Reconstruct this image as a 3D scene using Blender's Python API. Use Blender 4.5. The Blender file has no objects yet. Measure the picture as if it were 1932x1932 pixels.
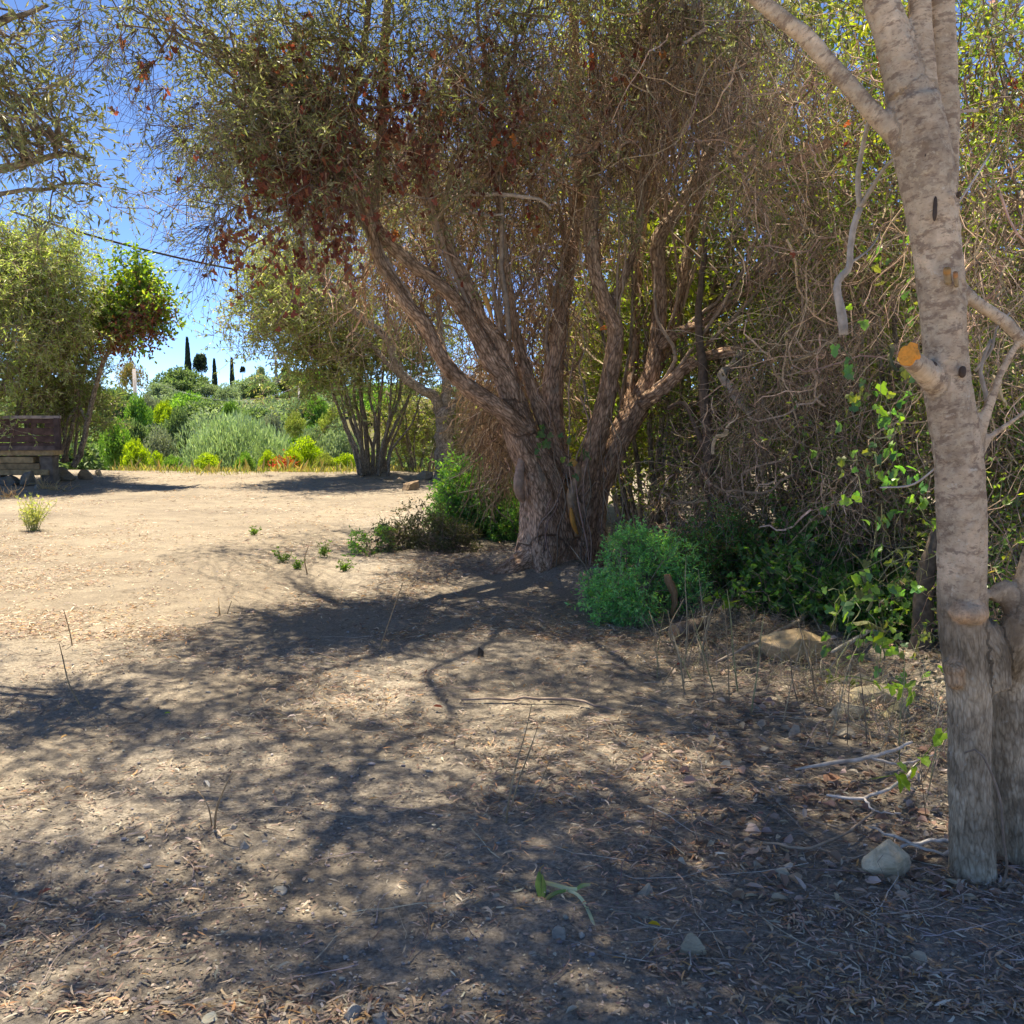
import bpy, bmesh, math, random
import numpy as np
from mathutils import Vector

rng = np.random.default_rng(11)
random.seed(4)
scene = bpy.context.scene
COL = scene.collection
R = math.radians

# ------------------------------------------------------------------ camera, world, sun, exposure
CAM_H = 1.6
PITCH = R(6.2)
F = 1855.0                      # focal length in units of a 1932 wide picture
cam = bpy.data.cameras.new('camera')
camo = bpy.data.objects.new('camera', cam)
COL.objects.link(camo)
camo.location = (0, 0, CAM_H)
camo.rotation_euler = (R(90) - PITCH, 0, 0)
cam.sensor_width = 36
cam.sensor_height = 36
cam.lens = 36 * F / 1932
cam.clip_start = 0.05
cam.clip_end = 5000
scene.camera = camo

SUN_EL, SUN_AZ = 71.0, -28.0     # azimuth from +Y towards +X
world = bpy.data.worlds.new('World')
scene.world = world
world.use_nodes = True
wn = world.node_tree
wn.nodes.clear()
sky = wn.nodes.new('ShaderNodeTexSky')
sky.sky_type = 'NISHITA'
sky.sun_disc = False
sky.sun_elevation = R(SUN_EL)
sky.sun_rotation = R(SUN_AZ)
sky.altitude = 7000
sky.air_density = 0.9
sky.dust_density = 0.0
sky.ozone_density = 10.0
bg = wn.nodes.new('ShaderNodeBackground')
bg.inputs[1].default_value = 0.064
wo = wn.nodes.new('ShaderNodeOutputWorld')
wn.links.new(sky.outputs[0], bg.inputs[0])
wn.links.new(bg.outputs[0], wo.inputs[0])

sl = bpy.data.lights.new('sun', 'SUN')
sl.energy = 2.2
sl.angle = R(0.6)
sl.color = (1.0, 0.95, 0.86)
so = bpy.data.objects.new('sun', sl)
COL.objects.link(so)
sd = Vector((math.sin(R(SUN_AZ)) * math.cos(R(SUN_EL)), math.cos(R(SUN_AZ)) * math.cos(R(SUN_EL)), math.sin(R(SUN_EL))))
so.rotation_euler = sd.to_track_quat('Z', 'Y').to_euler()
so.location = (0, 0, 30)

scene.view_settings.view_transform = 'Standard'
scene.view_settings.look = 'None'
scene.view_settings.gamma = 1
scene.view_settings.exposure = 2.48
scene.view_settings.use_white_balance = True
scene.view_settings.white_balance_temperature = 7800
scene.view_settings.white_balance_tint = 10
scene.view_settings.use_curve_mapping = False
scene.render.engine = 'CYCLES'
scene.cycles.max_bounces = 7
scene.cycles.diffuse_bounces = 4
scene.cycles.glossy_bounces = 2
scene.cycles.transmission_bounces = 4
scene.cycles.caustics_reflective = False
scene.cycles.caustics_refractive = False
scene.cycles.use_fast_gi = False

# ------------------------------------------------------------------ helpers: noise
def _h(ix, iy, iz, s=0):
    n = (ix.astype(np.int64) * 374761393 + iy.astype(np.int64) * 668265263 + iz.astype(np.int64) * 2147483647 + s * 1274126177) & 0xFFFFFFFF
    n = ((n ^ (n >> 13)) * 1274126177) & 0xFFFFFFFF
    n = (n ^ (n >> 16)) & 0xFFFF
    return n / 32767.5 - 1.0

def vnoise(p, f=1.0, s=0):
    p = np.asarray(p, dtype=np.float64) * f
    i = np.floor(p)
    t = p - i
    t = t * t * (3 - 2 * t)
    i = i.astype(np.int64)
    x, y, z = i[..., 0], i[..., 1], i[..., 2]
    tx, ty, tz = t[..., 0], t[..., 1], t[..., 2]
    def L(a, b, w): return a + (b - a) * w
    c = [[[_h(x + a, y + b, z + d, s) for d in (0, 1)] for b in (0, 1)] for a in (0, 1)]
    return L(L(L(c[0][0][0], c[1][0][0], tx), L(c[0][1][0], c[1][1][0], tx), ty),
             L(L(c[0][0][1], c[1][0][1], tx), L(c[0][1][1], c[1][1][1], tx), ty), tz)

def fbm(p, f=1.0, o=3, s=0):
    r = 0; a = 1.0
    for k in range(o):
        r = r + a * vnoise(p, f * 2 ** k, s + k * 7); a *= 0.5
    return r

def nrm(v):
    return v / np.maximum(np.linalg.norm(v, axis=-1, keepdims=True), 1e-9)

def sstep(a, b, x):
    t = np.clip((x - a) / (b - a), 0, 1)
    return t * t * (3 - 2 * t)

# ------------------------------------------------------------------ terrain
def H(x, y):
    x = np.asarray(x, float); y = np.asarray(y, float)
    q = np.stack([x, y, np.zeros_like(x)], -1)
    n = 0.02 * vnoise(q, 0.45, 3) + 0.012 * vnoise(q, 1.7, 4)
    edge = 23.8 + 0.6 * vnoise(q, 0.3, 9)
    drop = -3.0 * sstep(edge, edge + 12, y)
    rise = 5.3 * sstep(40, 125, y) - 7.0 * sstep(140, 300, y) + 0.5 * vnoise(q, 0.02, 5) * sstep(50, 120, y)
    side = sstep(3.0, 9.0, x) * sstep(10, 16, y)          # the field behind the hedge stays level for longer
    low = (drop + rise) * (1 - 0.75 * side * (1 - sstep(60, 110, y)))
    mound = 0.12 * np.exp(-(((x + 9.2) / 1.3) ** 2 + ((y - 22.0) / 1.2) ** 2))
    mound = mound + 0.05 * np.exp(-(((x - 0.5) / 1.3) ** 2 + ((y - 9.8) / 0.9) ** 2))
    mound = mound + 0.10 * sstep(0.6, 0.0, np.abs(x - (3.0 - 0.62 * (y - 5.2)) * 1.0)) * (y > 4) * (y < 10)
    mound = mound + 0.09 * np.exp(-(((x + 2.9) / 0.9) ** 2 + ((y - 22.5) / 1.2) ** 2))
    return n + low + mound

def ray(px, py):
    u = (px - 966) / F
    v = (966 - py) / F
    d = np.array([u, math.cos(PITCH) + v * math.sin(PITCH), -math.sin(PITCH) + v * math.cos(PITCH)])
    return d

def P(px, py, Y):
    d = ray(px, py)
    return np.array([0, 0, CAM_H]) + d * (Y / d[1])

def G(px, py):
    """point of the terrain seen there"""
    d = ray(px, py)
    t = CAM_H / max(-d[2], 1e-4)
    for _ in range(12):
        p = d * t
        z = float(H(p[0], p[1]))
        t = (CAM_H - z) / max(-d[2], 1e-4)
    p = np.array([0, 0, CAM_H]) + d * t
    return p

# ------------------------------------------------------------------ helpers: meshes
def mesh_from(name, verts, groups, cols=None, mat=None, smooth=False, extra=None):
    """groups: list of (n,k) index arrays"""
    me = bpy.data.meshes.new(name)
    verts = np.ascontiguousarray(verts, dtype=np.float32)
    me.vertices.add(len(verts))
    me.vertices.foreach_set('co', verts.ravel())
    loops = np.concatenate([g.ravel() for g in groups]).astype(np.int32)
    sizes = np.concatenate([np.full(len(g), g.shape[1], dtype=np.int32) for g in groups])
    starts = np.concatenate([[0], np.cumsum(sizes)[:-1]]).astype(np.int32)
    me.loops.add(len(loops))
    me.loops.foreach_set('vertex_index', loops)
    me.polygons.add(len(sizes))
    me.polygons.foreach_set('loop_start', starts)
    me.polygons.foreach_set('loop_total', sizes)
    me.polygons.foreach_set('use_smooth', np.full(len(sizes), smooth, dtype=bool))
    if cols is not None:
        a = me.attributes.new('col', 'FLOAT_COLOR', 'POINT')
        c = np.ones((len(verts), 4), dtype=np.float32)
        c[:, :3] = cols
        a.data.foreach_set('color', c.ravel())
    if extra is not None:
        for k, arr in extra.items():
            a = me.attributes.new(k, 'FLOAT_VECTOR', 'POINT')
            a.data.foreach_set('vector', np.ascontiguousarray(arr, dtype=np.float32).ravel())
    me.update(calc_edges=True)
    me.validate()
    if mat is not None:
        me.materials.append(mat)
    return me

def link(name, me, parent=None):
    o = bpy.data.objects.new(name, me)
    COL.objects.link(o)
    if parent is not None:
        o.parent = parent
    return o

class Buf:
    def __init__(self):
        self.v = []; self.f = {}; self.c = []; self.n = 0
    def add(self, v, groups, c):
        v = np.asarray(v, float).reshape(-1, 3)
        c = np.asarray(c, float)
        if c.ndim == 1: c = np.broadcast_to(c, (len(v), 3))
        self.v.append(v); self.c.append(c)
        for g in groups:
            g = np.asarray(g)
            self.f.setdefault(g.shape[1], []).append(g + self.n)
        self.n += len(v)
    def mesh(self, name, mat, smooth=False, origin=None):
        v = np.concatenate(self.v)
        if origin is not None: v = v - np.asarray(origin)
        return mesh_from(name, v, [np.concatenate(x) for x in self.f.values()], np.concatenate(self.c), mat, smooth)
    def obj(self, name, mat, parent=None, smooth=False):
        if not self.n: return None
        org = np.array(parent.location) if parent is not None else None
        return link(name, self.mesh(name, mat, smooth, org), parent)

def empty(name, loc, label, cat, group=None):
    o = bpy.data.objects.new(name, None)
    o.empty_display_size = 0.2
    COL.objects.link(o)
    o.location = [float(a) for a in loc]
    o['label'] = label; o['category'] = cat
    if group: o['group'] = group
    return o

def tag(o, label=None, cat=None, group=None, kind=None):
    if label: o['label'] = label
    if cat: o['category'] = cat
    if group: o['group'] = group
    if kind: o['kind'] = kind
    return o

# tubes: paths (N,K,3), radii (N,K)
def tubes(buf, paths, radii, S, col, jitter=0.0, caps=False):
    paths = np.asarray(paths, float); radii = np.asarray(radii, float)
    N, K, _ = paths.shape
    if N == 0: return
    t = np.gradient(paths, axis=1)
    t = nrm(t)
    tot = nrm(paths[:, -1] - paths[:, 0])
    ref = np.where(np.abs(tot[:, 2:3]) > 0.75, np.array([[0.0, 1.0, 0.0]]), np.array([[0.0, 0.0, 1.0]]))
    n1 = nrm(np.cross(t, ref[:, None, :]))
    n2 = np.cross(t, n1)
    a = np.arange(S) * 2 * math.pi / S
    rr = radii[:, :, None, None]
    if jitter:
        rr = rr * (1 + jitter * rng.uniform(-1, 1, (N, K, S, 1)))
    v = paths[:, :, None, :] + rr * (np.cos(a)[None, None, :, None] * n1[:, :, None, :] + np.sin(a)[None, None, :, None] * n2[:, :, None, :])
    idx = np.arange(N * K * S).reshape(N, K, S)
    q = np.stack([idx[:, :-1, :], np.roll(idx, -1, 2)[:, :-1, :], np.roll(idx, -1, 2)[:, 1:, :], idx[:, 1:, :]], -1).reshape(-1, 4)
    col = np.asarray(col, float)
    if col.ndim == 2: col = np.repeat(col, K * S, 0)
    elif col.ndim == 3: col = np.repeat(col.reshape(-1, 3), S, 0)
    groups = [q]
    if caps:
        groups.append(idx[:, 0, ::-1]); groups.append(idx[:, -1, :])
    buf.add(v.reshape(-1, 3), groups, col)

def walk(start, d, length, K, wander=0.3, grav=0.0, up=0.0):
    start = np.asarray(start, float); N = len(start)
    d = nrm(np.asarray(d, float) + 0.0)
    length = np.broadcast_to(length, (N,))
    st = (length / (K - 1))[:, None]
    out = np.empty((N, K, 3)); out[:, 0] = start
    p = start.copy()
    for k in range(1, K):
        d = nrm(d + wander * rng.normal(size=(N, 3)) + np.array([0, 0, up - grav]))
        p = p + d * st
        out[:, k] = p
    return out

def taper(N, K, r0, r1, pw=1.0):
    t = np.linspace(0, 1, K)[None, :] ** pw
    r0 = np.broadcast_to(r0, (N,))[:, None]; r1 = np.broadcast_to(r1, (N,))[:, None]
    return r0 * (1 - t) + r1 * t

def rdir(n):
    return nrm(rng.normal(size=(n, 3)))

def cr(pts, n):
    """Catmull-Rom resample of (M,D) to n samples"""
    pts = np.asarray(pts, float)
    M = len(pts)
    e = np.vstack([2 * pts[0] - pts[1], pts, 2 * pts[-1] - pts[-2]])
    seg = np.linalg.norm(np.diff(pts[:, :3], axis=0), axis=1)
    cs = np.concatenate([[0], np.cumsum(seg)])
    s = np.linspace(0, cs[-1], n)
    i = np.clip(np.searchsorted(cs, s, side='right') - 1, 0, M - 2)
    t = ((s - cs[i]) / np.maximum(seg[i], 1e-9))[:, None]
    a, b, c, d = e[i], e[i + 1], e[i + 2], e[i + 3]
    r = 0.5 * (2 * b + (c - a) * t + (2 * a - 5 * b + 4 * c - d) * t ** 2 + (3 * b - a - 3 * c + d) * t ** 3)
    if r.shape[1] > 3:
        r[:, 3] = b[:, 3] * (1 - t[:, 0]) + c[:, 3] * t[:, 0]
    return r

# ------------------------------------------------------------------ leaves
T_D = (np.array([(0, 0, 0), (.5, .5, .14), (1, 0, -.06), (.5, -.5, .14)], float), [np.array([(0, 1, 2), (0, 2, 3)])])
T_L = (np.array([(0, 0, 0), (.28, .45, .1), (.68, .42, .06), (1, 0, -.08), (.68, -.42, .06), (.28, -.45, .1)], float), [np.array([(0, 1, 2, 3), (0, 3, 4, 5)])])
T_C = (np.array([(0, 0, 0), (.3, .5, .10), (.7, .45, .12), (1, 0, 0.02), (.7, -.45, .03), (.3, -.5, .03)], float), [np.array([(0, 1, 5), (2, 3, 4)]), np.array([(1, 2, 4, 5)])])
T_H = (np.array([(.08, 0, 0), (-.14, .3, .03), (.1, .56, .08), (.38, .34, .03), (.62, .42, .0), (1, 0, -.1), (.62, -.42, .0), (.38, -.34, .03), (.1, -.56, .08), (-.14, -.3, .03)], float),
       [np.array([(0, k, k + 1) for k in range(1, 9)][:0] + [(0, 2, 1), (0, 3, 2), (0, 4, 3), (0, 5, 4), (0, 6, 5), (0, 7, 6), (0, 8, 7), (0, 9, 8)])])
T_O = (np.array([(0, 0, 0), (.22, .42, .1), (.62, .5, .1), (.95, .2, 0), (.95, -.2, 0), (.62, -.5, .1), (.22, -.42, .1)], float), [np.array([(0, 2, 1), (0, 3, 2), (0, 4, 3), (0, 5, 4), (0, 6, 5)])])

def leaves(buf, pos, d, n, L, W, tmpl, col, bend=0.0, curl=0.0):
    pos = np.asarray(pos, float); N = len(pos)
    if N == 0: return
    d = nrm(d)
    s = nrm(np.cross(n, d)); u = np.cross(d, s)
    tv, tf = tmpl
    L = np.broadcast_to(L, (N,)); W = np.broadcast_to(W, (N,))
    t = tv[:, 0]
    al = t[None] * L[:, None]
    ac = tv[:, 1][None] * W[:, None]
    if np.any(bend):
        ac = ac + np.broadcast_to(bend, (N,))[:, None] * (t * (1 - t))[None] * L[:, None]
    upv = tv[:, 2][None] * W[:, None] * 1.5
    if np.any(curl):
        upv = upv + np.broadcast_to(curl, (N,))[:, None] * (t * (1 - t))[None] * L[:, None]
    v = pos[:, None] + al[..., None] * d[:, None] + ac[..., None] * s[:, None] + upv[..., None] * u[:, None]
    k = len(tv)
    off = (np.arange(N) * k)[:, None, None]
    groups = [(f[None] + off).reshape(-1, f.shape[1]) for f in tf]
    col = np.asarray(col, float)
    if col.ndim == 2: col = np.repeat(col, k, 0)
    buf.add(v.reshape(-1, 3), groups, col)

def pal(n, cols, var=0.18, w=None):
    cols = np.array(cols, float)
    i = rng.choice(len(cols), n, p=None if w is None else np.array(w) / sum(w))
    c = cols[i] * (1 + var * rng.uniform(-1, 1, (n, 1)))
    c *= 1 + 0.08 * rng.uniform(-1, 1, (n, 3))
    return np.clip(c, 0.004, 0.95)

# ------------------------------------------------------------------ materials
def node_mat(name):
    m = bpy.data.materials.new(name); m.use_nodes = True
    nt = m.node_tree; nt.nodes.clear()
    return m, nt, nt.nodes, nt.links

def leaf_mat(name, trans=0.4, rough=0.45, spec=0.35, tint=(1.25, 1.3, 0.6)):
    m, nt, N, Lk = node_mat(name)
    a = N.new('ShaderNodeAttribute'); a.attribute_name = 'col'
    ob = N.new('ShaderNodeTexNoise'); ob.inputs['Scale'].default_value = 35
    gm = N.new('ShaderNodeNewGeometry')
    Lk.new(gm.outputs['Position'], ob.inputs['Vector'])
    mr = N.new('ShaderNodeMapRange'); mr.inputs[3].default_value = 0.75; mr.inputs[4].default_value = 1.25
    Lk.new(ob.outputs[0], mr.inputs[0])
    mx = N.new('ShaderNodeVectorMath'); mx.operation = 'SCALE'
    Lk.new(a.outputs['Color'], mx.inputs[0]); Lk.new(mr.outputs[0], mx.inputs['Scale'])
    b = N.new('ShaderNodeBsdfPrincipled')
    b.inputs['Roughness'].default_value = rough
    b.inputs['Specular IOR Level'].default_value = spec
    Lk.new(mx.outputs[0], b.inputs['Base Color'])
    tm = N.new('ShaderNodeVectorMath'); tm.operation = 'MULTIPLY'; tm.inputs[1].default_value = tint
    Lk.new(mx.outputs[0], tm.inputs[0])
    tr = N.new('ShaderNodeBsdfTranslucent'); Lk.new(tm.outputs[0], tr.inputs[0])
    mi = N.new('ShaderNodeMixShader'); mi.inputs[0].default_value = trans
    Lk.new(b.outputs[0], mi.inputs[1]); Lk.new(tr.outputs[0], mi.inputs[2])
    o = N.new('ShaderNodeOutputMaterial'); Lk.new(mi.outputs[0], o.inputs[0])
    return m

def col_mat(name, rough=0.85, spec=0.2, nscale=60, lo=0.65, hi=1.35, bump=0.0, bscale=80):
    m, nt, N, Lk = node_mat(name)
    a = N.new('ShaderNodeAttribute'); a.attribute_name = 'col'
    tc = N.new('ShaderNodeTexCoord')
    no = N.new('ShaderNodeTexNoise'); no.inputs['Scale'].default_value = nscale; no.inputs['Detail'].default_value = 4
    Lk.new(tc.outputs['Object'], no.inputs['Vector'])
    mr = N.new('ShaderNodeMapRange'); mr.inputs[1].default_value = 0.3; mr.inputs[2].default_value = 0.7
    mr.inputs[3].default_value = lo; mr.inputs[4].default_value = hi
    Lk.new(no.outputs[0], mr.inputs[0])
    mx = N.new('ShaderNodeVectorMath'); mx.operation = 'SCALE'
    Lk.new(a.outputs['Color'], mx.inputs[0]); Lk.new(mr.outputs[0], mx.inputs['Scale'])
    b = N.new('ShaderNodeBsdfPrincipled'); b.inputs['Roughness'].default_value = rough
    b.inputs['Specular IOR Level'].default_value = spec
    Lk.new(mx.outputs[0], b.inputs['Base Color'])
    if bump:
        n2 = N.new('ShaderNodeTexNoise'); n2.inputs['Scale'].default_value = bscale; n2.inputs['Detail'].default_value = 5
        Lk.new(tc.outputs['Object'], n2.inputs['Vector'])
        bp = N.new('ShaderNodeBump'); bp.inputs['Strength'].default_value = bump; bp.inputs['Distance'].default_value = 0.01
        Lk.new(n2.outputs[0], bp.inputs['Height']); Lk.new(bp.outputs[0], b.inputs['Normal'])
    o = N.new('ShaderNodeOutputMaterial'); Lk.new(b.outputs[0], o.inputs[0])
    return m

def ramp(N, pts):
    r = N.new('ShaderNodeValToRGB')
    el = r.color_ramp.elements
    while len(el) < len(pts): el.new(0.5)
    for e, (p, c) in zip(el, pts):
        e.position = p; e.color = (*c, 1)
    return r

def bark_mat(name, cols, along=6, around=34, bump=0.9, blotch=None, dist=0.012, vor=0.45):
    """cols: dark crack, mid, light; 'bark' attribute carries (across1, across2, along)"""
    m, nt, N, Lk = node_mat(name)
    a = N.new('ShaderNodeAttribute'); a.attribute_name = 'bark'
    mp = N.new('ShaderNodeMapping'); mp.inputs['Scale'].default_value = (around, around, along)
    Lk.new(a.outputs['Vector'], mp.inputs[0])
    n1 = N.new('ShaderNodeTexNoise'); n1.inputs['Scale'].default_value = 1; n1.inputs['Detail'].default_value = 6; n1.inputs['Roughness'].default_value = 0.65
    n1.inputs['Distortion'].default_value = 0.6
    Lk.new(mp.outputs[0], n1.inputs[0])
    v1 = N.new('ShaderNodeTexVoronoi'); v1.feature = 'DISTANCE_TO_EDGE'; v1.inputs['Scale'].default_value = 1.3
    Lk.new(mp.outputs[0], v1.inputs[0])
    vr = N.new('ShaderNodeMapRange'); vr.inputs[1].default_value = 0.0; vr.inputs[2].default_value = 0.25
    Lk.new(v1.outputs['Distance'], vr.inputs[0])
    mul = N.new('ShaderNodeMath'); mul.operation = 'MULTIPLY'
    ad = N.new('ShaderNodeMath'); ad.operation = 'MULTIPLY_ADD'; ad.inputs[1].default_value = vor; ad.inputs[2].default_value = 1 - vor
    Lk.new(vr.outputs[0], ad.inputs[0])
    Lk.new(n1.outputs[0], mul.inputs[0]); Lk.new(ad.outputs[0], mul.inputs[1])
    rp = ramp(N, [(0.22, cols[0]), (0.42, cols[1]), (0.62, cols[2])])
    Lk.new(mul.outputs[0], rp.inputs[0])
    tc = N.new('ShaderNodeTexCoord')
    n2 = N.new('ShaderNodeTexNoise'); n2.inputs['Scale'].default_value = 7; n2.inputs['Detail'].default_value = 5; n2.inputs['Roughness'].default_value = 0.6
    Lk.new(tc.outputs['Object'], n2.inputs[0])
    r2 = N.new('ShaderNodeMapRange'); r2.inputs[1].default_value = 0.3; r2.inputs[2].default_value = 0.7; r2.inputs[3].default_value = 0.6; r2.inputs[4].default_value = 1.35
    Lk.new(n2.outputs[0], r2.inputs[0])
    sc = N.new('ShaderNodeVectorMath'); sc.operation = 'SCALE'
    Lk.new(rp.outputs[0], sc.inputs[0]); Lk.new(r2.outputs[0], sc.inputs['Scale'])
    out = sc.outputs[0]
    if blotch:
        for (s, th, c, sx) in blotch:
            mp2 = N.new('ShaderNodeMapping'); mp2.inputs['Scale'].default_value = sx
            Lk.new(a.outputs['Vector'], mp2.inputs[0])
            n3 = N.new('ShaderNodeTexNoise'); n3.inputs['Scale'].default_value = s; n3.inputs['Detail'].default_value = 4; n3.inputs['Roughness'].default_value = 0.7
            Lk.new(mp2.outputs[0], n3.inputs[0])
            r3 = N.new('ShaderNodeMapRange'); r3.inputs[1].default_value = th; r3.inputs[2].default_value = th + 0.07; r3.inputs[4].default_value = 0.75
            Lk.new(n3.outputs[0], r3.inputs[0])
            mm = N.new('ShaderNodeMix'); mm.data_type = 'RGBA'
            Lk.new(r3.outputs[0], mm.inputs[0]); Lk.new(out, mm.inputs[6]); mm.inputs[7].default_value = (*c, 1)
            out = mm.outputs[2]
    ca = N.new('ShaderNodeAttribute'); ca.attribute_name = 'col'
    fm = N.new('ShaderNodeVectorMath'); fm.operation = 'MULTIPLY'
    Lk.new(out, fm.inputs[0]); Lk.new(ca.outputs['Color'], fm.inputs[1])
    b = N.new('ShaderNodeBsdfPrincipled'); b.inputs['Roughness'].default_value = 0.9; b.inputs['Specular IOR Level'].default_value = 0.15
    Lk.new(fm.outputs[0], b.inputs['Base Color'])
    bp = N.new('ShaderNodeBump'); bp.inputs['Strength'].default_value = bump; bp.inputs['Distance'].default_value = dist
    Lk.new(mul.outputs[0], bp.inputs['Height']); Lk.new(bp.outputs[0], b.inputs['Normal'])
    o = N.new('ShaderNodeOutputMaterial'); Lk.new(b.outputs[0], o.inputs[0])
    return m

M_OLIVE = leaf_mat('olive_leaf', 0.48, 0.4, 0.5, (1.2, 1.3, 0.55))
M_LEAF = leaf_mat('green_leaf', 0.5, 0.4, 0.4, (1.35, 1.4, 0.35))
M_RED = leaf_mat('red_leaf', 0.4, 0.55, 0.25, (1.6, 1.0, 0.6))
M_DRY = leaf_mat('dry_leaf', 0.15, 0.6, 0.25, (1.1, 1.0, 0.8))
M_FAR = leaf_mat('far_leaf', 0.35, 0.6, 0.15, (1.15, 1.3, 0.6))
M_TWIG = col_mat('twig_bark', 0.8, 0.12, 30)
M_DEAD = col_mat('dead_wood', 0.65, 0.4, 25, bump=0.3)
M_CUT = col_mat('cut_wood', 0.7, 0.2, 45, 0.8, 1.15, bump=0.5, bscale=120)
M_BIGBARK = bark_mat('old_fissured_bark', [(0.13, 0.09, 0.06), (0.45, 0.33, 0.245), (0.66, 0.52, 0.40)], along=9, around=34, bump=1.0, dist=0.02,
                     blotch=[(5, 0.60, (0.30, 0.27, 0.22), (1, 1, 0.6)), (9, 0.68, (0.14, 0.16, 0.08), (1, 1, 1))])
M_NEARBARK = bark_mat('pale_mottled_bark', [(0.16, 0.115, 0.085), (0.33, 0.26, 0.20), (0.46, 0.38, 0.295)], along=55, around=22, bump=0.55, dist=0.005,
                      blotch=[(14, 0.57, (0.50, 0.43, 0.34), (1, 1, 1.6)), (9, 0.60, (0.16, 0.12, 0.09), (1, 1, 3.0)), (26, 0.66, (0.56, 0.52, 0.44), (1, 1, 1))])
M_NEARLOW = bark_mat('grey_fissured_bark', [(0.15, 0.11, 0.07), (0.40, 0.31, 0.205), (0.56, 0.46, 0.33)], along=17, around=62, bump=1.0, dist=0.009, vor=0.3,
                     blotch=[(22, 0.63, (0.50, 0.47, 0.40), (1, 1, 1)), (8, 0.57, (0.20, 0.15, 0.10), (1, 1, 0.6))])
M_STEM = bark_mat('thin_stem_bark', [(0.09, 0.07, 0.055), (0.28, 0.23, 0.17), (0.45, 0.38, 0.30)], along=10, around=40, bump=0.8, dist=0.01)

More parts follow.
